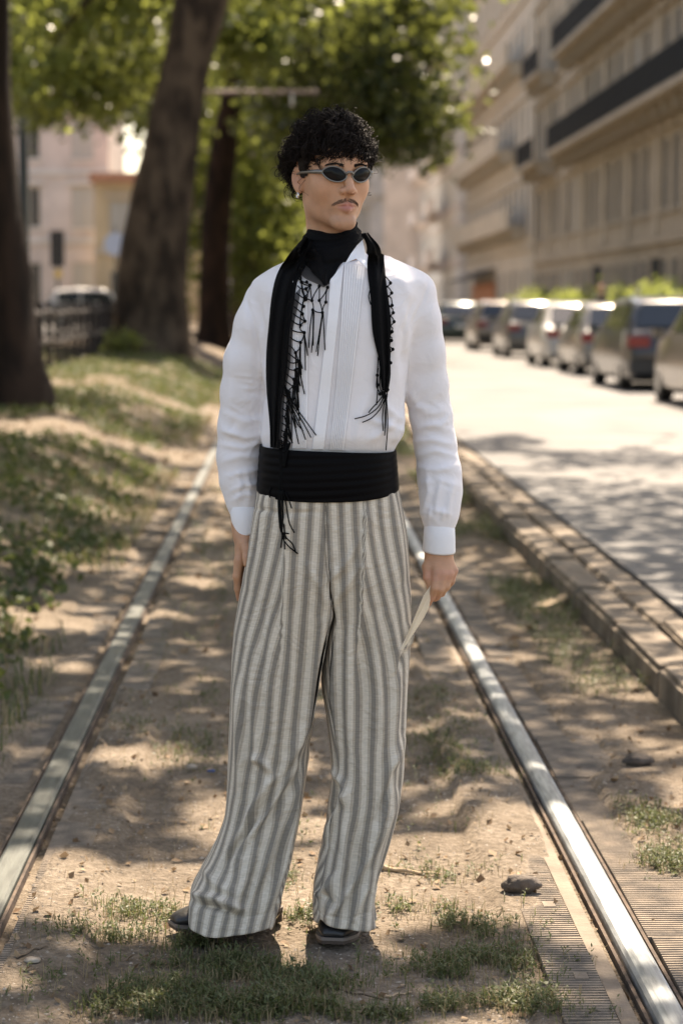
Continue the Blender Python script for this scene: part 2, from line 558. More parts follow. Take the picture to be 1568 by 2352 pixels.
# concrete strips by the rails, ribbed rubber panels
mb = MB(); mb.box(.7, .738, 3, 60, -.05, -.004); mb.build('concrete_strip', M['concrete'], track).matrix_parent_inverse = Matrix.Translation((0, -4, 0))
def panel_mesh(w, L=.6, ribs=34):
    mb = MB()
    prof = []
    for i in range(ribs):
        y0 = L * (i / ribs) + .002; p = L / ribs
        prof += [(y0, 0.0), (y0 + p * .45, 0.0), (y0 + p * .55, -.0035), (y0 + p * .9, -.0035)]
    prof = [(0, -.05), (0, 0)] + prof[1:] + [(L - .004, 0), (L - .004, -.05)]
    n = len(prof)
    v = [(0, y, z) for y, z in prof] + [(w, y, z) for y, z in prof]
    mb.add(v, [(i, i + n, i + n + 1, i + 1) for i in range(n - 1)])
    mb.add([(0, y, z) for y, z in ((0, -.05), (L - .004, -.05), (L - .004, 0), (0, 0))], [(0, 1, 2, 3)])
    mb.add([(w, y, z) for y, z in ((0, -.05), (L - .004, -.05), (L - .004, 0), (0, 0))], [(3, 2, 1, 0)])
    # a small flat pad in the middle of the ribs
    mb.box(w * .52, w * .78, L * .45, L * .53, -.003, .0015)
    return mb.mesh('crossing_panel', M['rubber'])
pm_in, pm_out, pm_l = panel_mesh(.115), panel_mesh(.3), panel_mesh(.12)
for k in range(30):
    y = 3.93 + .6 * k
    for me, x0, tz in ((pm_in, .583, .0), (pm_out, .857, .004), (pm_l, -.70 + .04, -.002), (pm_out, -1.12, -.006)):
        if x0 == -1.12 and k % 4 == 0: continue
        o = child('crossing_panel', me, track, (x0 + rng.uniform(-.004, .004), y - 4, tz + rng.uniform(-.004, .005)), (R(rng.uniform(-.5, .5)), R(rng.uniform(-.8, .8)), R(rng.uniform(-.5, .5))))
# ---- kerb stones
kerb = tag(empty('kerb', (1.4, 4, 0)), 'raised stone kerb between the track and the road', kind='structure')
def stone_mesh(w, L, h, b=.018, seed=1):
    bm = bmesh.new(); r2 = random.Random(seed)
    bmesh.ops.create_cube(bm, size=1)
    for v in bm.verts: v.co = Vector((w * (v.co.x + .5), L * (v.co.y + .5), h * (v.co.z + .5) - h))
    bmesh.ops.bevel(bm, geom=[e for e in bm.edges if e.calc_length() > .1], offset=b, segments=2, affect='EDGES')
    for v in bm.verts: v.co += Vector((r2.uniform(-.006, .006), r2.uniform(-.006, .006), r2.uniform(-.005, .005)))
    me = bpy.data.meshes.new('kerb_stone'); bm.to_mesh(me); bm.free()
    me.materials.append(M['kerb']); return me
ks = [stone_mesh(.185, 1.18, .3, .02, i) for i in range(4)]
ks2 = [stone_mesh(.16, .98, .25, .014, 10 + i) for i in range(4)]
for k in range(46):
    child('kerb_stone', ks[k % 4], kerb, (rng.uniform(-.012, .012), k * 1.2 - .5, .132 + rng.uniform(-.008, .008)), (R(rng.uniform(-.4, .4)), R(rng.uniform(-1.5, 1.0)), R(rng.uniform(-.4, .4))))
for k in range(55):
    child('kerb_stone', ks2[k % 4], kerb, (.203 + rng.uniform(-.006, .006), k * 1.0 - .5, .122 + rng.uniform(-.012, .008)), (R(rng.uniform(-.4, .4)), R(rng.uniform(-1, 1)), R(rng.uniform(-.4, .4))))
mb = MB(); mb.box(0, .36, 56, 380, -.2, .13); mb.build('kerb_run', M['kerb'], kerb)

# ================================================================== LEAVES AND TREES
def leaf_quads(P_, size, up=.3, rs=nrng):
    """one bent diamond leaf (two triangles) at every point"""
    n = len(P_)
    t = rs.normal(size=(n, 3)); t /= np.linalg.norm(t, axis=1, keepdims=True)
    w = rs.normal(size=(n, 3)); w[:, 2] += up
    w -= t * (w * t).sum(1, keepdims=True); w /= np.linalg.norm(w, axis=1, keepdims=True)
    b = np.cross(t, w)
    s = (size * rs.uniform(.65, 1.25, n))[:, None]
    P_ = np.asarray(P_)
    v = np.stack([P_ - t * s * .5, P_ + b * s * .42 + w * s * .1, P_ + t * s * .5, P_ - b * s * .42 + w * s * .1], 1).reshape(-1, 3)
    f = np.arange(n * 4).reshape(n, 4)
    return v, f
def clumps(boxes, seed=0):
    """boxes: (centre, radii, number of clumps, leaves per clump, clump radius)"""
    rs = np.random.default_rng(seed)
    out = []
    for c, r, nc, nl, cr in boxes:
        d = rs.normal(size=(nc, 3)); d /= np.linalg.norm(d, axis=1, keepdims=True)
        q = np.array(c) + d * (rs.uniform(.15, 1, (nc, 1)) ** .5) * np.array(r)
        for i in range(nc):
            e = rs.normal(size=(nl, 3)) * cr * rs.uniform(.6, 1.3) * np.array([1, 1, .7])
            out.append(q[i] + e)
    return np.concatenate(out)
M['leaf'] = leaf_mat('plane_leaf', (.022, .040, .011), (.066, .096, .024), .46, .35, .4, tcol=(.35, .385, .085))
M['leaf_dark'] = leaf_mat('deep_green_leaf', (.010, .020, .008), (.032, .050, .015), .36, .35, .4, tcol=(.27, .30, .07))
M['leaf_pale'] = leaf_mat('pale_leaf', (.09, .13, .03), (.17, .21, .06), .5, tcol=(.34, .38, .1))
def bark(name, a, b, c):
    m = mat(name, a, .95, color2=b, scale=3.5, stretch=(1, 1, .45), bump=.9, bscale=14, spec=.2, lo=.38, hi=.62)
    return m
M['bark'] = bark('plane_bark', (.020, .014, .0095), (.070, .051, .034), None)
M['bark_shaded'] = bark('shaded_bark', (.008, .0046, .0034), (.022, .0125, .0085), None)  # bark colour lowered to carry the deep shade on the trunk

def trunk_mesh(path, name, m, n=22, flare=.35, seed=1):
    """path: (x, y, z, radius) rows; lumpy, with root flare"""
    path = np.array(path, float)
    zs = np.concatenate([np.linspace(path[0, 2], path[0, 2] + 1.2, 8), np.linspace(path[0, 2] + 1.4, path[-1, 2], 26)])
    X, Y, Rr = interp(zs, path[:, [2, 0, 1, 3]])
    v, f = [], []
    for i, z in enumerate(zs):
        h = z - zs[0]
        for j in range(n):
            w = 2 * math.pi * j / n
            lump = 1 + .10 * (mnoise.noise(Vector((math.cos(w) * 1.2 + seed, math.sin(w) * 1.2, z * .55))) ) + .05 * mnoise.noise(Vector((math.cos(w) * 3, math.sin(w) * 3 + seed, z * 1.4)))
            fl = flare * math.exp(-h / .38) * (1 + .45 * math.sin(w * 5 + seed))
            r = Rr[i] * (lump + fl)
            v.append((X[i] + r * math.cos(w), Y[i] + r * math.sin(w), z - (.25 if i == 0 else 0)))
    for i in range(len(zs) - 1):
        for j in range(n):
            f.append((i * n + j, i * n + (j + 1) % n, (i + 1) * n + (j + 1) % n, (i + 1) * n + j))
    return v, f
def tree(label, path, P_, size=.2, lm='leaf', bm_='bark', flare=.35, seed=1, limbs=None, group='plane trees along the tram track', name='plane_tree'):
    b = path[0]
    t = empty(name, (b[0], b[1], b[2]), 0, label, 'tree', group)
    inv = Matrix.Translation((-b[0], -b[1], -b[2]))
    v, f = trunk_mesh(path, 'trunk', M[bm_], flare=flare, seed=seed)
    mb = MB(); mb.add(v, f)
    r2 = random.Random(seed)
    top = Vector(path[-1][:3])
    if limbs is None:
        c = P_.mean(0); limbs = []
        for k in range(7):
            q = P_[r2.randrange(len(P_))]
            zz = path[-1][2] - r2.uniform(0, 1.2)
            limbs.append((zz, q))
    for zz, q in limbs:
        a_ = np.array([r_[2] for r_ in path]); 
        ax, ay = np.interp(zz, a_, [r_[0] for r_ in path]), np.interp(zz, a_, [r_[1] for r_ in path])
        p0 = Vector((ax, ay, zz)); p3 = Vector(q)
        p1 = p0.lerp(p3, .35) + Vector((0, 0, .5)); p2 = p0.lerp(p3, .7) + Vector((r2.uniform(-.3, .3), r2.uniform(-.3, .3), .5))
        r0 = path[-1][3] * .55
        mb.tube([p0, p1, p2, p3], [r0, r0 * .7, r0 * .42, r0 * .12], 7)
    o = mb.build('trunk', M[bm_], t, smooth=True); o.matrix_parent_inverse = inv
    v, f = leaf_quads(P_, size, rs=np.random.default_rng(seed + 5))
    o = mesh_obj('crown', v, f, M[lm]); o.parent = t; o.matrix_parent_inverse = inv
    return t

def gzs(x, y): return float(ground_z(x, y))
# ---- leaves over the track, outside the frame above: gaps let the sun through in patches
COT = 1 / math.tan(SUN_EL)
def sun_ground(Pq, z0=0.0):
    h = Pq[:, 2] - z0
    return Pq[:, 0] - h * COT * math.sin(SUN_AZ), Pq[:, 1] - h * COT * math.cos(SUN_AZ)
def pix_of(X, Y, Z):
    d = np.stack([X - CAM.x, Y - CAM.y, Z - CAM.z], -1)
    f = d @ np.array(FW)
    return 784 + F_PX * (d @ np.array(RT)) / f, 1176 - F_PX * (d @ np.array(UP)) / f
def shade_map(x, y):
    """share of shade wanted on the ground under the crowns (the places of the gaps between the branches)"""
    s = np.full(x.shape, .93)
    def spot(cx, cy, rx, ry, val, soft=.35):
        d = np.sqrt(((x - cx) / rx)**2 + ((y - cy) / ry)**2)
        w = 1 - sstep(1 - soft, 1 + soft, d)
        return w, val
    for a in GAPS:
        w, val = spot(*a)
        s = s * (1 - w) + val * w
    return s
GAPS = [(.42, 5.72, .50, .42, .03), (.85, 5.75, .34, .8, .06), (-.62, 5.68, .50, .42, .08), (-.1, 6.35, .3, .2, .2), (-.95, 5.3, .25, .4, .15), (-.2, 4.08, .13, .09, .45), (-.25, 6.6, .35, .22, .35), (-.3, 5.3, .16, .07, .2),
        (-.9, 10.6, .5, .5, .45), (.5, 9.4, .5, .4, .5), (1.35, 6.6, .3, .35, .3), (-.9, 18.5, .9, 2.0, .3), (-1.9, 21.5, 1.8, 1.6, .3),
        (4.5, 26, 3.6, 5.8, .03), (4.5, 43, 4, 6, .12), (1.9, 20.5, .6, 1.5, .5)]
def canopy(cx, cy, rx, ry, z0, z1, n, seed, shade=True, extra=None):
    rs = np.random.default_rng(seed)
    nc = n // 22
    th = rs.uniform(0, 2 * math.pi, nc); rr = np.sqrt(rs.uniform(0, 1, nc))
    c = np.stack([cx + rx * rr * np.cos(th), cy + ry * rr * np.sin(th), z0 + (z1 - z0) * rs.uniform(0, 1, nc)], 1)
    Pq = (c[:, None, :] + rs.normal(size=(nc, 22, 3)) * np.array([.42, .42, .28])).reshape(-1, 3)
    x, y = sun_ground(Pq)
    nz_ = fbm(x * 2.1 + 3, y * 1.5, 31, 3)
    nz_ = np.argsort(np.argsort(nz_)) / len(nz_)
    keep = nz_ < shade_map(x, y)
    return Pq[keep]

crown_a = canopy(-1.6, 10.2, 5.2, 4.4, 5.4, 10.5, 19000, 101)
tree('plane tree standing out of view on the left, its crown shading the person', [(-4.2, 9.6, gzs(-4.2, 9.6), .5), (-4.15, 9.6, 3, .42), (-3.9, 9.7, 6.5, .33)], crown_a, .19, seed=11)
crown_b = canopy(-1.2, 18.0, 6.2, 5.0, 5.2, 10.5, 22000, 102)
tree('plane tree out of view on the left, its crown over the middle of the track', [(-4.4, 17, gzs(-4.4, 17), .5), (-4.35, 17, 3, .42), (-4.1, 17, 6.5, .33)], crown_b, .2, seed=12)
crown_c = canopy(-.5, 27.5, 6.0, 4.8, 6.2, 11.5, 15000, 103)
x1 = -3.4
tree('dark near trunk at the left edge of the photo, deep shade put into its bark colour', [(x1, 24, gzs(x1, 24), .74), (x1, 24, 1.5, .68), (x1, 24, 2.7, .57), (x1, 24, 3.7, .49), (x1, 24, 7.5, .42)], crown_c, .21, bm_='bark_shaded', flare=.26, seed=13)

# ---- tree two: thick leaning trunk with a crown on both sides
b2 = (-2.72, 45.8)
cr2 = np.concatenate([
    clumps([((-4.6, 47.8, 8.0), (2.2, 2.8, 2.0), 56, 50, .42), ((-5.1, 47, 6.1), (1.2, 2.0, .8), 18, 40, .34), ((-3.9, 48, 6.2), (.9, 1.5, .8), 12, 36, .3), ((-4.4, 50.5, 8.4), (2.6, 1.2, 2.2), 26, 50, .45)], 201),
    clumps([((-.7, 47.6, 6.9), (.75, .8, .8), 13, 46, .33), ((-1.4, 48.8, 8.8), (2.2, 2.2, 1.8), 34, 50, .42)], 202)])
tree('thick mottled trunk leaning right behind the fence', [(b2[0] - .1, b2[1], gzs(*b2) - .05, .78), (-2.72, 45.8, 2.3, .70), (-2.45, 45.8, 4.2, .60), (-2.05, 45.8, 6.2, .50), (-1.6, 45.8, 8.0, .58), (-1.2, 46, 10, .45)], cr2, .24, bm_='bark', flare=.22, seed=14)
# ---- tree three: dark trunk behind it, the crown over the road
cr3 = np.concatenate([
    clumps([((1.6, 56, 8.2), (3.0, 4.0, 2.4), 150, 56, .5), ((2.6, 55, 6.0), (1.7, 2.5, 1.0), 50, 50, .4), ((.4, 58, 6.0), (1.2, 3, 1.2), 30, 48, .4), ((1.5, 60, 9), (3.2, 2, 2.6), 70, 52, .5)], 203)])
tree('slim dark trunk right of the leaning tree, crown reaching over the road', [(-2.05, 63, gzs(-2, 63), .46), (-2.0, 63, 3, .42), (-1.7, 62.5, 6, .36), (-1.0, 61, 9, .28)], cr3, .25, lm='leaf_dark', bm_='bark_shaded', seed=15)
cr4 = clumps([((-1.5, 76, 5.0), (2.2, 3.5, 3.6), 110, 50, .55), ((-.2, 74, 3.2), (1.2, 3, 2.2), 40, 46, .5), ((-2.6, 75, 9), (3, 3, 2.5), 50, 50, .55)], 204)
tree('low leafy tree filling the gap between the trunk and the person', [(-1.3, 78, gzs(-1.3, 78), .4), (-1.3, 78, 3, .35), (-1.2, 78, 7, .28)], cr4, .27, seed=16)
cr5 = clumps([((1.2, 84, 10), (4.0, 4, 3.6), 90, 50, .6), ((-2.2, 86, 11), (3.6, 4, 3), 60, 50, .6)], 205)
tree('distant tree whose crown closes the top of the view', [(-1.8, 88, gzs(-1.8, 88), .4), (-1.8, 88, 4, .35), (-1.4, 87, 8, .28)], cr5, .3, lm='leaf_dark', seed=17)
cr6 = clumps([((-6.0, 72, 10), (3.6, 4, 3.0), 100, 46, .6), ((-7.6, 70, 8.2), (1.6, 2.6, 1.2), 26, 40, .5), ((-4.4, 68, 8.0), (1.4, 2.6, 1.4), 24, 40, .5)], 206)
tree('tree behind the leaning trunk with leaves hanging over the pale buildings', [(-4.0, 74, gzs(-4, 74), .42), (-4.0, 74, 4, .36), (-4.4, 73, 9, .26)], cr6, .27, lm='leaf_dark', seed=18)
cr7 = clumps([((-.6, 104, 7.0), (2.6, 4, 5.5), 110, 46, .7)], 207)
tree('farthest leafy tree beside the person on the tram track axis', [(-1.9, 106, gzs(-1.9, 106), .4), (-1.9, 106, 4, .35), (-1.6, 106, 8, .26)], cr7, .32, seed=19)

# ---- shrub at the foot of the leaning tree, hedge by the facades
def shrub(name, label, boxes, size, lm, seed, base, cat='shrub'):
    t = empty(name, base, 0, label, cat)
    v, f = leaf_quads(clumps(boxes, seed), size, up=.8, rs=np.random.default_rng(seed))
    o = mesh_obj('foliage', v, f, M[lm]); o.parent = t; o.matrix_parent_inverse = Matrix.Translation(base).inverted()
    mb = MB()
    for c, r, nc, nl, cr in boxes:
        for k in range(max(2, nc // 6)):
            x_, y_ = c[0] + rng.uniform(-.8, .8) * r[0], c[1] + rng.uniform(-.8, .8) * r[1]
            mb.tube([(x_, y_, base[2] - .05), (x_ + rng.uniform(-.1, .1), y_, c[2])], [.02, .008], 4)
    o = tag(mb.build('stems', M['bark'], t), kind='stuff'); o.matrix_parent_inverse = Matrix.Translation(base).inverted()
    return t
g2 = gzs(-3.3, 43)
shrub('shrub', 'small green shrub at the foot of the leaning tree', [((-3.1, 43, g2 + .32), (.32, .3, .22), 12, 40, .1)], .09, 'leaf', 301, (-3.1, 43, g2))
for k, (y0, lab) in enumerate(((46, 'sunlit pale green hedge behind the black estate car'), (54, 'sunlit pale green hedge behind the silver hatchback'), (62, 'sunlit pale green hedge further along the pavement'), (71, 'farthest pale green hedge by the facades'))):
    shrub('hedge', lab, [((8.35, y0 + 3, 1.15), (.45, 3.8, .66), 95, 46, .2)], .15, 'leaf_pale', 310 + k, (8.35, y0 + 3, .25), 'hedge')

# ================================================================== FENCE, POLE, SIGNS
M['wood'] = mat('dark_wood', (.012, .008, .006), .85, var=.4, scale=10, bump=.3)
M['pole'] = mat('green_black_paint', (.018, .024, .022), .5, var=.2)
M['arm'] = mat('weathered_arm', (.2, .145, .12), .7, var=.2)
M['red'] = mat('red_paint', (.5, .06, .04), .5)
M['black'] = mat('black_plastic', (.012, .012, .013), .5)
M['blue'] = mat('blue_sign_face', (.35, .42, .55), .5)
M['white'] = mat('white_paint', (.75, .74, .72), .5)
M['yellow'] = mat('yellow_paint', (.55, .38, .12), .5)
fx = -3.62
fence = empty('fence', (fx, 28, gzs(fx, 28)), 0, 'dark wooden post and rail fence behind the near trunk', 'fence')
inv = Matrix.Translation(fence.location).inverted()
prev = None
for k in range(16):
    y = 28 + k * 1.22; z = gzs(fx, y)
    mb = MB(); mb.tube([(fx, y, z - .2), (fx, y, z + 1.02)], [.055, .05], 8)
    o = mb.build('post', M['wood'], fence); o.matrix_parent_inverse = inv
    if prev:
        for h in (.42, .86):
            mb = MB(); mb.tube([(fx, prev[0], prev[1] + h), (fx, y, z + h)], .042, 6)
            o = mb.build('rail', M['wood'], fence); o.matrix_parent_inverse = inv
    prev = (y, z)
# overhead line pole with its arm over the track
px_, py_ = -5.95, 51.0; pz_ = gzs(px_, py_)
pole = empty('line_pole', (px_, py_, pz_), 0, 'dark green overhead line pole with a long horizontal arm', 'pole')
mb = MB(); mb.lathe([(.16, -.2), (.16, .5), (.12, .55), (.11, 11 - pz_), (0.0, 11 - pz_)], 12); mb.build('pole', M['pole'], pole, True)
mb = MB(); mb.tube([(0, 0, 6.28 - pz_), (6.7, 0, 6.32 - pz_)], .05, 8); mb.build('arm', M['arm'], pole, True)
mb = MB(); mb.tube([(0, 0, 8.0 - pz_), (4.4, 0, 6.33 - pz_)], .012, 5); mb.build('stay', M['pole'], pole, True)
mb = MB(); mb.lathe([(.12, 8.2), (.14, 8.23), (.14, 8.5), (.12, 8.53)], 12, (0, 0, -pz_)); mb.build('collar', M['red'], pole, True)
mb = MB(); mb.tube([(6.1, 0, 6.3 - pz_), (6.1, 0, 6.0 - pz_)], .03, 6); mb.build('insulator', M['white'], pole, True)
# traffic light and round sign
tl_x, tl_y = -10.2, 100.0
tl = empty('traffic_light', (tl_x, tl_y, .6), 0, 'black traffic light before the pale buildings on the left', 'traffic light')
mb = MB(); mb.lathe([(.07, 0), (.06, 2.6)], 8); mb.build('pole', M['pole'], tl)
mb = MB(); mb.box(-.3, .3, -.16, .16, 2.6, 4.2); mb.build('housing', M['black'], tl)
for k in range(3):
    mb = MB(); mb.tube([(0, -.17, 2.9 + k * .5), (0, -.3, 2.9 + k * .5)], .15, 10); mb.build('visor', M['black'], tl)
mb = MB(); mb.box(-.12, .2, -.2, -.1, 2.1, 2.45); mb.build('plate', M['yellow'], tl)
sg = empty('round_sign', (-7.6, 100, .6), 0, 'round pale blue sign on a post left of the leaning trunk', 'sign')
mb = MB(); mb.lathe([(.04, 0), (.04, 4.4)], 8); mb.build('post', M['pole'], sg)
mb = MB(); mb.tube([(0, -.05, 3.6), (0, -.09, 3.6)], .52, 24); mb.build('disc', M['blue'], sg)

# ================================================================== CARS
M['glass_dark'] = mat('tinted_glass', (.02, .024, .028), .08, spec=.8)
M['tyre'] = mat('tyre_rubber', (.014, .014, .014), .85)
M['rim'] = mat('wheel_alloy', (.4, .4, .4), .35, metal=.8)
M['tail'] = mat('tail_lamp_red', (.16, .008, .007), .25)
M['plate'] = mat('plate_white', (.7, .7, .68), .5)
M['trim'] = mat('black_trim', (.015, .015, .016), .6)
def paint(name, c, rough=.3, metal=.25):
    m = mat(name, c, rough, metal=metal, spec=.5)
    m.node_tree.nodes['Principled BSDF'].inputs['Coat Weight'].default_value = .6
    m.node_tree.nodes['Principled BSDF'].inputs['Coat Roughness'].default_value = .06
    return m
def car(label, x, y, rz, paintm, L=4.3, W=1.78, H=1.5, kind='hatch', group='cars parked along the road', z=ROADZ):
    """rear bumper at the empty, the car runs along local +Y"""
    t = empty('parked_car', (x, y, z), rz, label, 'car', group)
    hw = W / 2
    gl = .16
    zb = H * .60
    if kind == 'hatch':
        st = [(0, .55, .0), (.03, zb, 0), (.10, zb + .03, .05), (.55, H - .06, 1), (1.3, H, 1), (2.3, H - .03, 1), (3.15, zb + .04, .05), (4.0, zb - .16, 0), (4.25, .62, 0), (4.3, .45, 0)]
    elif kind == 'suv':
        st = [(0, .6, .0), (.03, zb + .04, 0), (.10, zb + .06, .1), (.35, H - .08, 1), (1.2, H, 1), (2.5, H - .03, 1), (3.25, zb + .06, .05), (4.1, zb - .06, 0), (4.26, .7, 0), (4.3, .5, 0)]
    else:
        st = [(0, .55, .0), (.03, zb - .02, 0), (.65, zb + .03, .02), (1.25, H - .06, 1), (1.8, H, 1), (2.5, H - .04, 1), (3.2, zb + .02, .05), (4.05, zb - .18, 0), (4.26, .6, 0), (4.3, .42, 0)]
    k = L / 4.3
    yq = np.array(sorted(set(np.round(np.concatenate([np.linspace(0, 4.3, 30), [s_[0] for s_ in st]]), 3))))
    zt = np.interp(yq, [s_[0] for s_ in st], [s_[1] for s_ in st])
    cab = np.interp(yq, [s_[0] for s_ in st], [s_[2] for s_ in st])
    ring = []
    for y_, z_, c_ in zip(yq, zt, cab):
        e = 1 - .16 * sstep(.5, 0, y_) * .6 - .2 * sstep(3.6, 4.3, y_)
        w = hw * e
        zbelt = min(zb + .02, z_ - .01)
        wt = w * (.93 - .17 * c_)
        wb = w * .965
        low = gl + .1 * (y_ < .05 or y_ > 4.25)
        ring.append([(0, low), (w * .86, low), (w * .97, low + .08), (w, (low + zbelt) * .5), (wb, zbelt), (wt, max(z_ - .05, zbelt + .004)), (wt * .85, z_ - .004), (0, z_)])
    v, f = [], []
    n = 14
    for (y_, rg) in zip(yq, ring):
        full = [(px, pz) for px, pz in rg] + [(-px, pz) for px, pz in rg[-2:0:-1]]
        v += [(px, y_ * k, pz) for px, pz in full]
    for i in range(len(yq) - 1):
        for j in range(n):
            f.append((i * n + j, i * n + (j + 1) % n, (i + 1) * n + (j + 1) % n, (i + 1) * n + j))
    f.append(tuple(range(n))[::-1]); f.append(tuple((len(yq) - 1) * n + j for j in range(n)))
    mb = MB(); mb.add(v, [q[::-1] for q in f]); mb.build('body', paintm, t, smooth=True)
    def at(y_, j, off=.012):
        rg = np.array(ring); px = np.interp(y_, yq, rg[:, j, 0]); pz = np.interp(y_, yq, rg[:, j, 1])
        return px, pz
    # side glass
    yc0 = [s_ for s_ in st if s_[2] >= 1][0][0]; yc1 = [s_ for s_ in st if s_[2] >= 1][-1][0]
    wins = [(yc0 + .05, (yc0 + yc1) / 2 - .04), ((yc0 + yc1) / 2 + .04, yc1 + .25)]
    for s_ in (-1, 1):
        for (w0, w1) in wins:
            mb = MB(); q = []
            for y_ in np.linspace(w0, w1, 5):
                a, b = at(y_, 4), at(y_, 5)
                for tt in (.14, .86):
                    q.append((s_ * (a[0] + (b[0] - a[0]) * tt + .008), y_ * k, a[1] + (b[1] - a[1]) * tt))
            mb.add(q, [(2 * i, 2 * i + 1, 2 * i + 3, 2 * i + 2) for i in range(4)]); mb.build('side_window', M['glass_dark'], t)
    for nm, ya, yb_ in (('rear_window', [s_ for s_ in st if s_[2] >= 1][0][0] , None), ('windscreen', None, None)):
        if nm == 'rear_window':
            i1 = [i for i, s_ in enumerate(st) if s_[2] >= 1][0]; A, B = st[i1 - 1], st[i1]
        else:
            i1 = [i for i, s_ in enumerate(st) if s_[2] >= 1][-1]; A, B = st[i1 + 1], st[i1]
        q = []
        for tt in (.1, .9):
            y_ = A[0] + (B[0] - A[0]) * tt; z_ = A[1] + (B[1] - A[1]) * tt
            wd = hw * (.78 - .12 * tt)
            d = -.02 if nm == 'rear_window' else .02
            for u in (-1, -.5, 0, .5, 1):
                q.append((u * wd, (y_ + d + (abs(u) ** 2) * -d * 1.0) * k, z_ + .018))
        mb = MB(); mb.add(q, [(i, i + 1, i + 6, i + 5) for i in range(4)]); mb.build(nm, M['glass_dark'], t)
    for yw in (.78, 3.45):
        for s_ in (-1, 1):
            mb = MB(); wl = []
            mb.tube([(s_ * (hw - .2), yw * k, .32), (s_ * (hw - .015), yw * k, .32)], .32, 20); w_ = mb.build('wheel', M['tyre'], t)
            mb = MB(); mb.tube([(s_ * (hw - .05), yw * k, .32), (s_ * (hw - .005), yw * k, .32)], .2, 14); o = mb.build('rim', M['rim'], w_)
    for s_ in (-1, 1):
        mb = MB(); mb.box(min(s_ * hw * .96, s_ * hw * .58), max(s_ * hw * .96, s_ * hw * .58), -.025, .09, zb - .2, zb - .03); mb.build('tail_light', M['tail'], t)
    mb = MB(); mb.box(-.26, .26, -.035, .02, zb - .34, zb - .23); mb.build('license_plate', M['plate'], t)
    mb = MB(); mb.box(-hw * .93, hw * .93, -.07, .12, .3, .5); mb.build('rear_bumper', M['trim'] if kind == 'suv' else paintm, t)
    for s_ in (-1, 1):
        mb = MB(); mb.box(min(s_ * hw, s_ * (hw + .16)), max(s_ * hw, s_ * (hw + .16)), 2.85 * k, 2.98 * k, zb, zb + .13); mb.build('mirror', paintm, t)
    return t
p_taupe = paint('taupe_paint', (.11, .085, .065)); p_black = paint('black_paint', (.012, .014, .017)); p_silver = paint('silver_paint', (.15, .14, .125))
p_white = paint('white_car_paint', (.34, .33, .31), metal=0); p_beige = paint('champagne_paint', (.18, .15, .12)); p_dark = paint('dark_grey_paint', (.05, .05, .05)); p_green = paint('dark_green_paint', (.012, .03, .026))
CX = 6.25
car('taupe car cut off by the right edge of the photo', CX - .02, 28.3, 0, p_taupe, 4.35, 1.8, 1.52, 'hatch')
car('black estate car with red tail lights, nearest whole car of the parked row', CX + .05, 35.1, 0, p_black, 4.6, 1.84, 1.52, 'suv')
car('silver hatchback parked just beyond the black estate car', CX + .3, 42.9, 0, p_silver, 4.1, 1.74, 1.43, 'hatch')
car('white saloon in the middle of the parked row', CX + .3, 48.6, 0, p_white, 4.4, 1.76, 1.45, 'sedan')
car('dark grey car with a sunlit roof in the parked row', CX + .35, 57.6, 0, p_dark, 4.4, 1.78, 1.5, 'hatch')
car('champagne coloured car parked behind the dark grey one', CX + .3, 66.5, 0, p_beige, 4.3, 1.76, 1.52, 'suv')
car('dark green car at the far end of the parked row', CX + .1, 80, 0, p_green, 4.5, 1.8, 1.5, 'hatch')
car('small silver car farthest down the parked row', CX + .2, 88, 0, p_silver, 4.1, 1.74, 1.46, 'hatch')
car('black car parked across the street end beyond the row', CX - 1.0, 98, R(8), p_black, 4.4, 1.78, 1.5, 'sedan')
car('white car left of the leaning trunk, beyond the fence', -9.0, 82, R(-82), p_white, 4.3, 1.78, 1.5, 'hatch', 'cars beyond the fence', .62)
car('white car standing furthest left behind the near trunk', -14.0, 84, R(-86), p_white, 4.4, 1.78, 1.5, 'sedan', 'cars beyond the fence', .62)

# ================================================================== BUILDINGS
def stone(name, c, v=.12): return mat(name, c, .9, var=v, scale=.8, bump=.2, bscale=12, spec=.2)
M['tan'] = stone('tan_stone', (.36, .30, .225)); M['tan2'] = stone('pale_tan_stone', (.46, .39, .30)); M['cream'] = stone('cream_render', (.50, .435, .35))
M['pinkish'] = stone('pinkish_render', (.58, .50, .45)); M['greywhite'] = stone('grey_white_render', (.6, .57, .53)); M['ochre'] = stone('ochre_render', (.52, .41, .27)); M['brick'] = stone('red_brown_render', (.36, .2, .13))
M['pane'] = mat('window_glass', (.03, .03, .032), .1, spec=.6)
M['pane_pale'] = mat('window_blind', (.42, .4, .36), .6)
M['frame'] = mat('window_frame', (.4, .36, .3), .6)
M['iron'] = mat('dark_railing', (.006, .007, .008), .7, spec=.2)
M['roof'] = mat('roof_tiles', (.42, .2, .12), .9, var=.2)
M['awning'] = mat('dark_awning', (.04, .035, .033), .8)
M['orange'] = mat('orange_shopfront', (.5, .2, .09), .7)
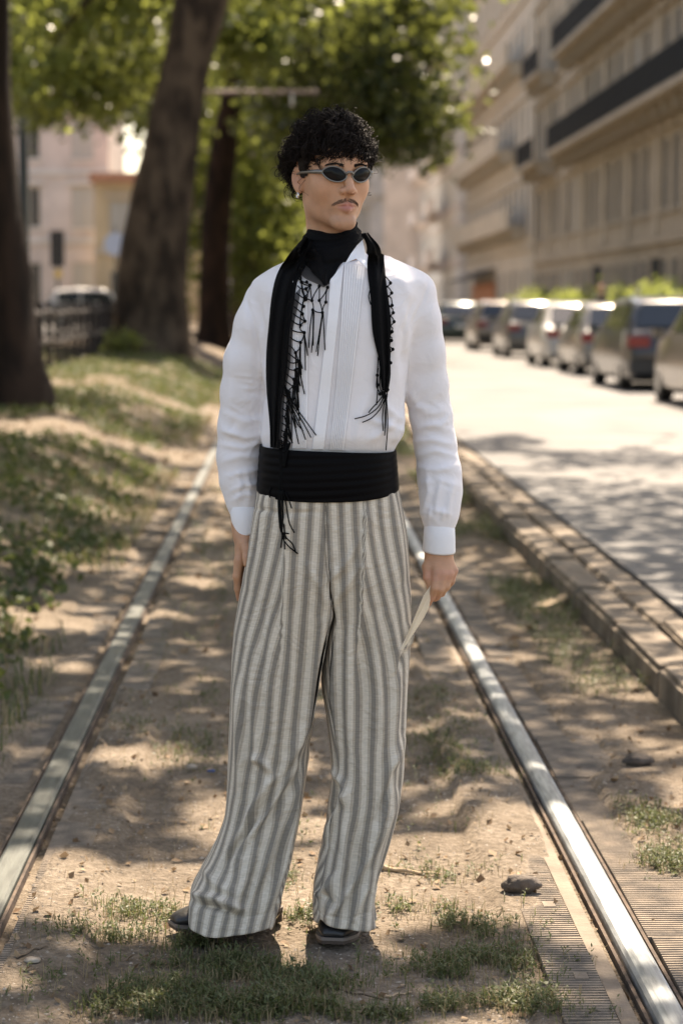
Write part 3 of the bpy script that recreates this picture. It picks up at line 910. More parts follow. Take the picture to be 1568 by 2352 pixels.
def building(label, origin, rz, L, floors, wallm, bay=3.0, ww=1.2, depth=9, trimm=None, balc=(), pale=.3, seed=1, door=True, roofm=None, courses=True):
    """local x runs along the facade, -y is outward; floors: (z0, z1, sill height, window height)"""
    r2 = random.Random(seed)
    trimm = trimm or wallm
    t = empty('building', origin, rz, label, 'building')
    H = floors[-1][1]
    nb = max(1, int(round(L / bay))); bw = L / nb
    mb = MB()
    mb.box(0, L, .32, depth, 0, H)
    for z0, z1, sl, wh in floors:
        a, b = z0 + sl, z0 + sl + wh
        mb.box(0, L, 0, .318, z0, a); mb.box(0, L, 0, .318, b, z1)
        for k in range(nb + 1):
            xa = 0 if k == 0 else k * bw - (bw - ww) / 2
            xb = L if k == nb else k * bw + (bw - ww) / 2
            mb.box(xa, xb, .0, .318, a, b)
    mb.build('wall', wallm, t)
    if courses:
        for z0, z1, sl, wh in floors[1:]:
            mb = MB(); mb.box(-.05, L + .05, -.14, -.002, z0 - .16, z0 + .1); mb.build('string_course', trimm, t)
    mb = MB(); mb.box(-.2, L + .2, -.55, depth, H + .001, H + .45); mb.build('roof', roofm or trimm, t)
    meshes = {}
    for fi, (z0, z1, sl, wh) in enumerate(floors):
        key = (ww, wh)
        mbw = MB()
        for (xa, xb, za, zb_) in ((0, .07, 0, wh), (ww - .07, ww, 0, wh), (.07, ww - .07, 0, .07), (.07, ww - .07, wh - .07, wh), (ww / 2 - .03, ww / 2 + .03, .07, wh - .07)):
            mbw.box(xa, xb, .03, .09, za, zb_)
        fm = mbw.mesh('window', M['frame'])
        pms = []
        for pm_ in (M['pane'], M['pane_pale']):
            q = MB(); q.box(.072, ww - .072, .06, .085, .072, wh - .072); pms.append(q.mesh('pane', pm_))
        q = MB(); q.box(-.12, ww + .12, -.12, -.003, -.12, .0); sm = q.mesh('sill', trimm)
        q = MB(); q.box(-.2, ww + .2, -.2, -.003, wh + .12, wh + .3); hm = q.mesh('window_hood', trimm)
        for k in range(nb):
            x0 = k * bw + (bw - ww) / 2
            w_ = child('window', fm, t, (x0, 0, z0 + sl))
            child('pane', pms[1 if r2.random() < pale else 0], w_)
            if fi > 0:
                child('sill', sm, w_)
                if fi < 3: child('window_hood', hm, w_)
    for (xa, xb, z, kind, dp) in balc:
        mb = MB(); mb.box(xa, xb, -dp, -.15, z - .02, z + .16)
        nc = max(2, int((xb - xa) / 1.8))
        o = mb.build('balcony', trimm, t)
        mb = MB()
        for k in range(nc + 1):
            xx = xa + .1 + (xb - xa - .35) * k / nc
            if k == 0:
                q = MB(); q.box(0, .16, -dp * .75, -.15, -.45, -.022); bkm = q.mesh('bracket', trimm)
            child('bracket', bkm, o, (xx, 0, z))
        mb = MB()
        if kind == 'iron':
            mb.box(xa, xb, -dp + .03, -dp + .07, z + 1.1, z + 1.15); mb.box(xa, xb, -dp + .03, -dp + .07, z + .2, z + .24)
            nbar = int((xb - xa) / .11)
            for k in range(nbar):
                xx = xa + k * .11; mb.box(xx, xx + .05, -dp + .04, -dp + .06, z + .24, z + 1.1)
            tag(mb.build('railing', M['iron'], o), kind='stuff')
        else:
            mb.box(xa, xb, -dp + .02, -dp + .14, z + .162, z + 1.05); mb.build('parapet', trimm, o)
    return t
FX = 11.6
fl1 = [(0, 3.3, .5, 2.2), (3.3, 7.3, .85, 2.25), (7.3, 11.1, .3, 2.5), (11.1, 14.8, .3, 2.4), (14.8, 18.2, .9, 1.8)]
b1 = building('tan stone palace with dark iron balconies, nearest on the right', (FX, 104, .25), -math.pi / 2, 58, fl1, M['tan'], 1.95, 1.15, 10,
              balc=[(14, 57, 7.2, 'iron', 1.15), (15, 57, 11.0, 'iron', 1.1), (2.5, 9.5, 7.2, 'iron', 1.2), (3, 9, 11.0, 'iron', 1.0)], pale=.14, seed=3)
for k in range(9):
    mb = MB(); xx = 46 * (k + .0) / 8 - .3 if k else .1
    mb.box(xx, xx + .55, -.09, -.004, 3.42, 14.6); mb.build('pilaster', M['tan2'], b1)
for xx, m_, nm in ((20.3, 'iron', 'door'), (33.6, 'iron', 'door')):
    mb = MB(); mb.box(xx, xx + 1.5, -.05, -.003, .02, 2.7); mb.build(nm, M[m_], b1)
b2_ = building('pale beige building with stone balcony parapets, second on the right', (FX, 143, .25), -math.pi / 2, 38.7, [(0, 4.0, .6, 2.4), (4.0, 8.0, .5, 2.6), (8.0, 12.0, .5, 2.5), (12, 16, .5, 2.4), (16, 20, .7, 2.0)], M['cream'], 2.7, 1.15, 10, M['tan2'],
               balc=[(2, 36, 4.9, 'wall', 1.0), (2, 30, 8.9, 'wall', 1.0), (4, 34, 12.9, 'wall', .9)], pale=.5, seed=4)
mb = MB(); mb.add([(6, -.02, 3.3), (20, -.02, 3.3), (20, -1.6, 2.7), (6, -1.6, 2.7), (6, -.02, 3.24), (20, -.02, 3.24), (20, -1.6, 2.6), (6, -1.6, 2.6)], [(0, 1, 2, 3), (7, 6, 5, 4), (3, 2, 6, 7), (0, 3, 7, 4), (1, 5, 6, 2), (0, 4, 5, 1)]); mb.build('awning', M['awning'], b2_)
mb = MB(); mb.box(6, 20, -.12, -.02, 1.2, 2.5); mb.build('shopfront', M['orange'], b2_)
b3 = building('grey white block with stacked balconies further down the street', (FX - .2, 190, .25), -math.pi / 2, 46, [(0, 4.0, .6, 2.4)] + [(4 + 3.6 * k, 7.6 + 3.6 * k, .4, 2.2) for k in range(7)], M['greywhite'], 3.0, 1.3, 10, M['pinkish'],
              balc=[(4, 12, 4.1 + 3.6 * k, 'wall', 1.2) for k in range(5)] + [(24, 34, 4.1 + 3.6 * k, 'wall', 1.2) for k in range(5)], pale=.5, seed=5)
b4 = building('reddish building with brown balconies at the end of the street', (FX - 3.2, 232, .25), -math.pi / 2, 41, [(0, 4.0, .6, 2.4)] + [(4 + 3.5 * k, 7.5 + 3.5 * k, .4, 2.2) for k in range(6)], M['pinkish'], 3.2, 1.4, 12, M['brick'],
              balc=[(2, 16, 4.1 + 3.5 * k, 'wall', 1.4) for k in range(6)], pale=.5, seed=6)
b5 = building('pale block closing the far end of the street', (-4, 300, .25), 0, 26, [(0, 4.2, .6, 2.4)] + [(4.2 + 3.6 * k, 7.8 + 3.6 * k, .5, 2.2) for k in range(8)], M['greywhite'], 3.2, 1.4, 12, M['cream'], pale=.5, seed=7)
b6 = building('pale pinkish building behind the traffic light on the left', (-24, 122, .6), 0, 14.4, [(0, 4.4, .6, 2.6)] + [(4.4 + 3.7 * k, 8.1 + 3.7 * k, .7, 2.2) for k in range(6)], M['pinkish'], 2.9, 1.2, 12, M['greywhite'], pale=.55, seed=8)
b7 = building('low ochre house with an orange tiled roof left of the leaning trunk', (-9.55, 112, .6), 0, 5.2, [(0, 3.6, .6, 2.0), (3.6, 7.0, .7, 1.8)], M['ochre'], 2.6, 1.1, 8, M['cream'], pale=.3, seed=9, roofm=M['roof'])
b8 = building('grey white block behind the ochre house', (-9.4, 150, .6), 0, 16, [(0, 4.4, .6, 2.6)] + [(4.4 + 3.7 * k, 8.1 + 3.7 * k, .7, 2.2) for k in range(7)], M['greywhite'], 3.0, 1.2, 12, M['cream'], pale=.5, seed=10)
b9 = building('long pale block across the far road on the left, out of view behind the trees', (-23.5, 20, .76), math.pi / 2, 84, [(0, 4.2, .6, 2.4)] + [(4.2 + 3.7 * k, 7.9 + 3.7 * k, .7, 2.2) for k in range(4)], M['cream'], 4.2, 1.4, 10, M['greywhite'], pale=.4, seed=12)

# ================================================================== THE PERSON
ytab = np.arange(150, 2352, 2.0)
ztab = np.array([Q(784, y).z for y in ytab])
def z_of(py): return np.interp(py, ytab, ztab)
def py_of(z): return np.interp(-np.asarray(z), -ztab, ytab)
xk = np.array([[Q(0, y).x, Q(1000, y).x] for y in ytab])
def x_of(px, py):
    x0 = np.interp(py, ytab, xk[:, 0]); x1 = np.interp(py, ytab, xk[:, 1])
    return x0 + (x1 - x0) * np.asarray(px) / 1000.0
MM = .001
person = empty('person', (Q(640, 2150).x, YM, 0), 0, 'person with dark curly hair and sunglasses in white shirt, black scarf and striped wide trousers', 'person')
pinv = Matrix.Translation(person.location).inverted()
def own(o, par=None):
    o.parent = par or person
    o.matrix_parent_inverse = pinv if par is None else par.matrix_parent_inverse.copy() if False else pinv
    if par is not None: o.matrix_parent_inverse = (wmat(par)).inverted()
    return o

# ---- materials
def skin_mat():
    m = mat('skin', (.5, .3, .2), .5, spec=.35)
    nt = m.node_tree; b = nt.nodes['Principled BSDF']
    a = nt.nodes.new('ShaderNodeVertexColor'); a.layer_name = 'Col'
    n = nt.nodes.new('ShaderNodeTexNoise'); n.inputs['Scale'].default_value = 45; n.inputs['Detail'].default_value = 6
    tc = nt.nodes.new('ShaderNodeTexCoord'); nt.links.new(tc.outputs['Object'], n.inputs['Vector'])
    mr = nt.nodes.new('ShaderNodeMapRange'); mr.inputs[3].default_value = .80; mr.inputs[4].default_value = 1.18
    nt.links.new(n.outputs['Fac'], mr.inputs[0])
    mx = nt.nodes.new('ShaderNodeVectorMath'); mx.operation = 'SCALE'
    nt.links.new(a.outputs[0], mx.inputs[0]); nt.links.new(mr.outputs[0], mx.inputs['Scale'])
    nt.links.new(mx.outputs[0], b.inputs['Base Color'])
    b.inputs['Subsurface Weight'].default_value = .12
    b.inputs['Subsurface Radius'].default_value = (.012, .004, .002)
    b.inputs['Subsurface Scale'].default_value = .5
    bp = nt.nodes.new('ShaderNodeBump'); bp.inputs['Strength'].default_value = .22; bp.inputs['Distance'].default_value = .004
    n2 = nt.nodes.new('ShaderNodeTexNoise'); n2.inputs['Scale'].default_value = 350
    nt.links.new(tc.outputs['Object'], n2.inputs['Vector']); nt.links.new(n2.outputs['Fac'], bp.inputs['Height']); nt.links.new(bp.outputs[0], b.inputs['Normal'])
    return m
M['skin'] = skin_mat()
M['hair'] = mat('black_brown_hair', (.010, .006, .0042), .62, spec=.16)
M['stubble'] = mat('brown_hair', (.16, .09, .06), .85)
def crease(nt, vec, scale, dist=1.6):
    """thin ridges where a stretched noise crosses its middle value"""
    n = nt.nodes.new('ShaderNodeTexNoise'); n.inputs['Scale'].default_value = scale; n.inputs['Detail'].default_value = 2.5; n.inputs['Distortion'].default_value = dist
    nt.links.new(vec, n.inputs['Vector'])
    a = nt.nodes.new('ShaderNodeMath'); a.operation = 'SUBTRACT'; a.inputs[1].default_value = .5; nt.links.new(n.outputs['Fac'], a.inputs[0])
    b = nt.nodes.new('ShaderNodeMath'); b.operation = 'ABSOLUTE'; nt.links.new(a.outputs[0], b.inputs[0])
    c = nt.nodes.new('ShaderNodeMapRange'); c.inputs[1].default_value = 0; c.inputs[2].default_value = .10; c.inputs[3].default_value = 1; c.inputs[4].default_value = 0; c.interpolation_type = 'SMOOTHSTEP'
    nt.links.new(b.outputs[0], c.inputs[0])
    return c.outputs[0]
def cloth_mat(name, c, rough=.9, weave=.15, wscale=900, bump=.25, trans=0.0, spec=.2, sheen=.2, creases=.18):
    m = mat(name, c, rough, spec=spec, sheen=sheen)
    nt = m.node_tree; b = nt.nodes['Principled BSDF']
    tc = nt.nodes.new('ShaderNodeTexCoord')
    n = nt.nodes.new('ShaderNodeTexNoise'); n.inputs['Scale'].default_value = wscale * .25; n.inputs['Detail'].default_value = 2
    nt.links.new(tc.outputs['Object'], n.inputs['Vector'])
    n3 = nt.nodes.new('ShaderNodeTexNoise'); n3.inputs['Scale'].default_value = 22; n3.inputs['Detail'].default_value = 4; n3.inputs['Distortion'].default_value = .8
    nt.links.new(tc.outputs['Object'], n3.inputs['Vector'])
    ad = nt.nodes.new('ShaderNodeMath'); ad.operation = 'MULTIPLY_ADD'; ad.inputs[1].default_value = .06
    nt.links.new(n.outputs['Fac'], ad.inputs[0])
    cr_ = crease(nt, tc.outputs['Object'], 7.0)
    am_ = nt.nodes.new('ShaderNodeMath'); am_.operation = 'MULTIPLY_ADD'; am_.inputs[1].default_value = creases
    nt.links.new(cr_, am_.inputs[0]); nt.links.new(n3.outputs['Fac'], am_.inputs[2]); nt.links.new(am_.outputs[0], ad.inputs[2])
    bp = nt.nodes.new('ShaderNodeBump'); bp.inputs['Strength'].default_value = bump; bp.inputs['Distance'].default_value = .012
    nt.links.new(ad.outputs[0], bp.inputs['Height']); nt.links.new(bp.outputs[0], b.inputs['Normal'])
    if trans:
        out = nt.nodes['Material Output']
        t = nt.nodes.new('ShaderNodeBsdfTranslucent'); t.inputs[0].default_value = (*[min(1, q * 1.05) for q in c], 1)
        ms = nt.nodes.new('ShaderNodeMixShader'); ms.inputs[0].default_value = trans
        nt.links.new(b.outputs[0], ms.inputs[1]); nt.links.new(t.outputs[0], ms.inputs[2]); nt.links.new(ms.outputs[0], out.inputs[0])
    return m
M['shirt'] = cloth_mat('white_cotton', (.76, .73, .735), bump=.26, creases=.2)
M['shirt_crisp'] = cloth_mat('white_cotton_pressed', (.78, .77, .78), bump=.1)
M['satin'] = cloth_mat('black_satin', (.002, .0018, .0024), .5, bump=.05, spec=.06, sheen=0)
M['scarf'] = cloth_mat('black_scarf', (.004, .004, .0045), .85, bump=.2, sheen=0, spec=.1)
M['sheer'] = cloth_mat('sheer_black_scarf', (.006, .0055, .0055), .85, bump=.2, sheen=0, spec=.1)
def make_sheer(m, a):
    nt = m.node_tree; out = nt.nodes['Material Output']; b = nt.nodes['Principled BSDF']
    t = nt.nodes.new('ShaderNodeBsdfTransparent'); ms = nt.nodes.new('ShaderNodeMixShader'); ms.inputs[0].default_value = a
    nt.links.new(b.outputs[0], ms.inputs[1]); nt.links.new(t.outputs[0], ms.inputs[2]); nt.links.new(ms.outputs[0], out.inputs[0])
make_sheer(M['sheer'], .22)
M['cord'] = mat('black_cord', (.004, .004, .004), .85, spec=.1)
M['leather'] = mat('black_leather', (.010, .010, .011), .42, spec=.5, color2=(.022, .020, .019), scale=14, bump=.15, bscale=60)
M['sole'] = mat('brown_sole', (.06, .04, .028), .7, var=.3, scale=20)
M['welt'] = mat('pale_welt', (.16, .13, .11), .6)
M['metal'] = mat('brushed_silver', (.19, .178, .158), .38, metal=.65)
M['lens'] = mat('black_lens', (.004, .004, .005), .12, spec=.12)
M['silver'] = mat('silver', (.75, .74, .72), .2, metal=1)
def stripe_mat():
    m = mat('striped_linen', (.5, .5, .5), .95, spec=.12, sheen=.12)
    nt = m.node_tree; b = nt.nodes['Principled BSDF']
    uv = nt.nodes.new('ShaderNodeUVMap'); uv.uv_map = 'UVMap'
    sp = nt.nodes.new('ShaderNodeSeparateXYZ'); nt.links.new(uv.outputs[0], sp.inputs[0])
    fr = nt.nodes.new('ShaderNodeMath'); fr.operation = 'FRACT'; nt.links.new(sp.outputs[0], fr.inputs[0])
    r = nt.nodes.new('ShaderNodeValToRGB'); cr = r.color_ramp; cr.interpolation = 'CONSTANT'
    W, B, Gd, Gl = (.64, .565, .46), (.48, .408, .322), (.25, .220, .182), (.345, .298, .24)
    stops = [(0, W), (.27, Gl), (.285, B), (.33, Gl), (.35, B), (.40, Gl), (.41, B), (.43, Gd), (.74, B), (.775, Gl), (.79, B), (.83, Gl), (.85, B), (.90, Gl), (.91, W)]
    cr.elements[0].position, cr.elements[0].color = 0, (*W, 1)
    cr.elements[1].position, cr.elements[1].color = .27, (*Gl, 1)
    for p_, c_ in stops[2:]:
        e = cr.elements.new(p_); e.color = (*c_, 1)
    nt.links.new(fr.outputs[0], r.inputs[0])
    mp = nt.nodes.new('ShaderNodeMapping'); mp.inputs['Scale'].default_value = (26, 40, 1); nt.links.new(uv.outputs[0], mp.inputs[0])
    n = nt.nodes.new('ShaderNodeTexNoise'); n.inputs['Scale'].default_value = 3; n.inputs['Detail'].default_value = 4; nt.links.new(mp.outputs[0], n.inputs['Vector'])
    mp2 = nt.nodes.new('ShaderNodeMapping'); mp2.inputs['Scale'].default_value = (1.2, 260, 1); nt.links.new(uv.outputs[0], mp2.inputs[0])
    n2 = nt.nodes.new('ShaderNodeTexNoise'); n2.inputs['Scale'].default_value = 1.5; n2.inputs['Detail'].default_value = 2; nt.links.new(mp2.outputs[0], n2.inputs['Vector'])
    ad = nt.nodes.new('ShaderNodeMath'); ad.operation = 'ADD'; nt.links.new(n.outputs['Fac'], ad.inputs[0]); nt.links.new(n2.outputs['Fac'], ad.inputs[1])
    mr = nt.nodes.new('ShaderNodeMapRange'); mr.inputs[1].default_value = .6; mr.inputs[2].default_value = 1.4; mr.inputs[3].default_value = .78; mr.inputs[4].default_value = 1.2
    nt.links.new(ad.outputs[0], mr.inputs[0])
    vm = nt.nodes.new('ShaderNodeVectorMath'); vm.operation = 'SCALE'; nt.links.new(r.outputs[0], vm.inputs[0]); nt.links.new(mr.outputs[0], vm.inputs['Scale'])
    nt.links.new(vm.outputs[0], b.inputs['Base Color'])
    bp = nt.nodes.new('ShaderNodeBump'); bp.inputs['Strength'].default_value = .35; bp.inputs['Distance'].default_value = .003
    nt.links.new(ad.outputs[0], bp.inputs['Height'])
    tc = nt.nodes.new('ShaderNodeTexCoord'); b2p = nt.nodes.new('ShaderNodeBump'); b2p.inputs['Strength'].default_value = .22; b2p.inputs['Distance'].default_value = .01
    nt.links.new(crease(nt, tc.outputs['Object'], 9.0), b2p.inputs['Height']); nt.links.new(b2p.outputs[0], bp.inputs['Normal']); nt.links.new(bp.outputs[0], b.inputs['Normal'])
    return m
M['stripe'] = stripe_mat()

# ------------------------------------------------------------------ body (one continuous surface)
HC = Q(761, 402, .0)
HYAW = R(21.5)
HM = Matrix.Rotation(HYAW, 3, 'Z') @ Matrix.Rotation(R(2), 3, 'X')
HL = [list(r_) for r_ in HM]
def hw(x, y, z): return HC + HM @ Vector((x, y, z))
xa = axis((-.24, -.145, .008), (-.145, -.06, .003), (-.06, .005, .006), (.005, .235, .0025), (.235, .3, .006), (.3, .43, .003), (.43, .46, .01))
ya = axis((YM - .15, YM - .125, .005), (YM - .125, YM + .12, .0026), (YM + .12, YM + .2, .008))
zl, zh, zk = z_of(1410), z_of(1225), z_of(565)
za = axis((.06, zl, .014), (zl, zh, .003), (zh, zk, .014), (zk, z_of(262), .0025))
fd = Field(xa, ya, za)
def he(c, r, k=.01, sub=False, rot=None):
    m = HM @ rot if rot is not None else HM
    fd.ell(hw(*c), r, k, [list(q) for q in m], sub)
def hc(a, b, ra, rb, k=.01, sub=False): fd.cap(hw(*a), hw(*b), ra, rb, k, sub)
# skull and face
he((0, .012, .034), (.0765, .096, .090), 0)
he((0, -.026, -.030), (.0635, .070, .088), .03)
he((0, -.030, .030), (.064, .064, .062), .03)              # forehead
for s_ in (-1, 1):
    he((s_ * .039, -.004, -.060), (.015, .034, .032), .035)   # jaw corner
    hc((s_ * .041, -.008, -.074), (s_ * .012, -.068, -.106), .012, .014, .03)
    he((s_ * .042, -.056, -.026), (.022, .022, .024), .03)  # cheekbone
    hc((s_ * .012, -.088, .020), (s_ * .044, -.074, .023), .009, .010, .014)   # brow
    he((s_ * .033, -.097, .001), (.019, .012, .011), .012, True)               # eye socket
    he((s_ * .033, -.080, .000), (.0125, .0125, .0115), .004)                  # eyeball and lid
hc((-.012, -.080, -.110), (.012, -.080, -.110), .0135, .0135, .016)            # chin
he((0, -.083, -.0925), (.018, .006, .005), .008, True)                         # fold above the chin
he((0, -.074, -.066), (.030, .022, .026), .018)                                # muzzle
# nose
hc((0, -.084, .016), (0, -.104, -.018), .0085, .0095, .010)
hc((0, -.104, -.018), (0, -.1145, -.0345), .0095, .0105, .006)
for s_ in (-1, 1):
    he((s_ * .0125, -.1015, -.0385), (.0085, .0105, .0080), .006)
    he((s_ * .0065, -.106, -.0475), (.0035, .0050, .0035), .003, True)
he((0, -.097, -.053), (.0045, .006, .009), .006, True)
# lips
for s_ in (-1, 1):
    hc((s_ * .0055, -.0975, -.0672), (s_ * .0235, -.0860, -.0725), .0066, .0034, .004)
    hc((0, -.0965, -.0788), (s_ * .0215, -.0860, -.0745), .0084, .0036, .004)
    hc((0, -.1040, -.0722), (s_ * .0235, -.0905, -.0736), .0018, .0014, .0025, True)
# ears
er = Matrix.Rotation(R(-12), 3, 'X')
for s_ in (-1, 1):
    rot = er @ Matrix.Rotation(s_ * R(-24), 3, 'Z')
    he((s_ * .0775, .017, -.010), (.0075, .0185, .0305), .006, False, rot)
    he((s_ * .0845, .014, -.006), (.0070, .0115, .0200), .004, True, rot)
    he((s_ * .0795, .007, -.012), (.0055, .0055, .0080), .004, False, rot)
    he((s_ * .0755, .010, -.036), (.0060, .0085, .0085), .006, False, rot)
# neck and trunk (under the clothes)
nb_ = Q(766, 600, .035)
fd.cap(hw(0, .022, -.06), nb_, .054, .058, .02)
ch = Q(768, 790, .005); wa = Q(755, 1080, .0); pe = Q(752, 1230, .01)
fd.ell(Q(768, 720, .005), (.155, .07, .15), .05); fd.ell(wa, (.125, .07, .2), .06); fd.ell(pe, (.14, .08, .12), .06)
for (hx, kx, ax, kd, ad_) in ((690, 630, 560, .0, .06), (835, 838, 790, .0, .03)):
    fd.chain([Q(hx, 1300, .01), Q(kx, 1700, kd), Q(ax, 2090, ad_)], [.075, .05, .04], .05)
    fd.cap(Q(ax, 2095, ad_), Q(ax - (60 if ax < 600 else 10), 2118, ad_ - (.03 if ax < 600 else .08)), .035, .026, .03)
# arms
fd.chain([Q(615, 690, .02), Q(560, 960, .06), Q(559, 1205, .035)], [.05, .038, .027], .03)
fd.chain([Q(948, 690, .02), Q(985, 960, .05), Q(1008, 1255, .0)], [.05, .038, .027], .03)
def fing(pts, rad, k=.005): fd.chain([Q(*p_) for p_ in pts], [q * MM for q in rad], k)
# hand on the right of the picture: back of the hand to the viewer, fingers closed on the paper
fd.cap(Q(997, 1262, .0), Q(1020, 1262, .0), .021, .021, .02)
for a_, b_, r0, r1 in (((993, 1276, -.004), (1002, 1316, -.030), 12, 11.5), ((1004, 1270, -.006), (1017, 1319, -.030), 14, 11.5), ((1018, 1270, -.004), (1031, 1318, -.022), 14, 11), ((1024, 1276, .0), (1042, 1310, -.010), 11, 9.8)):
    fd.cap(Q(*a_), Q(*b_), r0 * MM, r1 * MM, .013)
fing([(1002, 1318, -.032), (997, 1351, -.044), (989, 1374, -.034), (984, 1387, -.024)], [10.4, 9.0, 8.0, 6.6])
fing([(1017, 1320, -.032), (1011, 1354, -.040), (1003, 1371, -.022), (998, 1376, -.008)], [10.4, 9.0, 8.0, 6.8])
fing([(1031, 1319, -.024), (1024, 1348, -.030), (1014, 1363, -.012), (1008, 1365, .003)], [10, 8.6, 7.6, 6.6])
fing([(1042, 1311, -.012), (1036, 1336, -.016), (1026, 1350, -.002), (1020, 1352, .010)], [9, 7.8, 6.9, 6.0])
fing([(991, 1278, .004), (980, 1302, -.016), (981, 1327, -.026), (987, 1349, -.028)], [14, 11.2, 9.4, 7.4], .012)
# hand on the left of the picture: hanging by the thigh, thumb in front
fd.cap(Q(563, 1205, .035), Q(561, 1228, .03), .024, .023, .02)
fd.cap(Q(557, 1235, .022), Q(552, 1287, .006), .019, .0135, .015)
fd.cap(Q(560, 1235, .045), Q(554, 1290, .034), .019, .0135, .015)
fd.cap(Q(562, 1235, .055), Q(556, 1286, .056), .015, .0120, .015)
fing([(549, 1288, .004), (544, 1324, .002), (546, 1352, .010), (549, 1376, .020)], [12, 9.6, 8.2, 6.4])
fing([(553, 1291, .030), (549, 1330, .030), (551, 1362, .038), (554, 1382, .048)], [11.5, 9.4, 8.2, 6.4])
fing([(556, 1289, .050), (553, 1326, .054), (555, 1354, .062), (558, 1371, .072)], [11, 9, 7.8, 6.2])
fing([(559, 1284, .068), (557, 1312, .074), (558, 1334, .082), (560, 1348, .090)], [9.5, 8, 7, 5.8])
fing([(563, 1240, .010), (566, 1262, -.018), (567, 1281, -.030), (566, 1296, -.034)], [14, 11.5, 9.6, 7.6], .012)
V, F = fd.mesh()
V = relax(V, F, 1, .35)
# colours of the skin
hl = (V - np.array(HC)) @ np.array(HM)
col = np.tile(np.array([.50, .266, .158]), (len(V), 1))
def blend(w, c): 
    global col
    col = col * (1 - w[:, None]) + np.array(c) * w[:, None]
inhead = V[:, 2] > zk
fr_ = inhead & (hl[:, 1] < -.04)
def hb(c, r): 
    d = np.sqrt(((hl - np.array(c)) / np.array(r))**2 @ np.ones(3))
    return np.clip(1.5 - d * 1.1, 0, 1) * inhead
lipw = np.clip(1.6 - np.sqrt((hl[:, 0] / .0235)**2 + ((hl[:, 2] + .0735) / .0125)**2) * 1.35, 0, 1) * fr_
blend(lipw * .9, (.42, .15, .125))
blend(hb((0, -.112, -.036), (.018, .02, .014)) * .35, (.50, .23, .16))
for s_ in (-1, 1):
    blend(hb((s_ * .045, -.07, -.035), (.03, .04, .03)) * .12, (.52, .25, .17))
    blend(hb((s_ * .08, .015, -.01), (.02, .03, .035)) * .3, (.50, .22, .15))
stub = np.clip(1 - np.abs(hl[:, 2] + .105) / .05, 0, 1) * (hl[:, 1] < .02) * inhead * (hl[:, 2] < -.055)
blend(stub * .28, (.30, .19, .14))
kn = (~inhead) & (V[:, 2] < z_of(1305)) & (V[:, 2] > z_of(1330)) & (V[:, 0] > .2)
blend(kn * .35, (.50, .22, .16))
ft = (~inhead) & (V[:, 2] < z_of(1365)) & (V[:, 2] > .5)
blend(ft * .3, (.50, .22, .16))
body = own(mesh_obj('body', V, F, M['skin'], smooth=True, col=col))

# ------------------------------------------------------------------ shirt
sx = np.arange(-.20, .46, .0045); sy = np.arange(YM - .17, YM + .17, .0045); sz = np.arange(z_of(1215), z_of(575), .0045)
fs = Field(sx, sy, sz)
tor = [(600, 665, 880, -.06, .10), (622, 628, 925, -.080, .105), (650, 598, 962, -.100, .115), (700, 592, 962, -.116, .12), (760, 598, 950, -.124, .12), (830, 604, 931, -.124, .115), (900, 606, 929, -.120, .11), (960, 602, 927, -.122, .108), (995, 600, 925, -.124, .106), (1022, 602, 910, -.116, .104), (1050, 604, 900, -.10, .10), (1080, 604, 900, -.10, .10)]
X, Y_, Z = np.meshgrid(sx, sy, sz, indexing='ij', sparse=True)
pyz = py_of(sz)
l_, r_, yf, yb = interp(pyz, tor)
xl, xr = x_of(l_, pyz), x_of(r_, pyz)
xc_, a_ = (xl + xr) / 2, (xr - xl) / 2
dy_ = Y_ - YM
bq = np.where(dy_ < 0, -yf[None, None, :], yb[None, None, :])
n_ = 2.5
rho = (np.abs((X - xc_) / a_)**n_ + np.abs(dy_ / bq)**n_)**(1 / n_)
d = (rho - 1) * .105
d = np.maximum(d, Z - z_of(603)); d = np.maximum(d, z_of(1076) - Z)
fs.D = d.astype(np.float32)
for pts_, rad in (([(712, 638, .02), (655, 658, .02), (612, 684, .02)], [.042, .041, .041]), ([(838, 628, .02), (900, 642, .02), (950, 672, .02)], [.042, .043, .044])):
    fs.chain([Q(*p_) for p_ in pts_], rad, .05)
def sleeve(rows):
    for i in range(len(rows) - 1):
        (x0, y0, r0, d0), (x1_, y1, r1, d1) = rows[i], rows[i + 1]
        n2 = 3
        fs.cap(Q(x0, y0, d0), Q(x1_, y1, d1), r0 * S, r1 * S, .035 if i < 1 else .02)
sleeve([(612, 684, 40, .02), (586, 746, 45, .022), (565, 830, 48, .03), (557, 900, 48, .04), (552, 980, 49, .048), (549, 1050, 49, .05), (551, 1105, 44, .045), (557, 1150, 35, .04), (559, 1172, 30, .037)])
sleeve([(950, 672, 43, .02), (962, 734, 45, .022), (969, 810, 48, .03), (979, 890, 48, .04), (990, 955, 46, .045), (999, 1020, 46, .04), (1008, 1085, 48, .03), (1011, 1130, 47, .02), (1010, 1175, 41, .01), (1009, 1206, 35, .004)])
VS, FS = fs.mesh()
VS = relax(VS, FS, 2, .5)
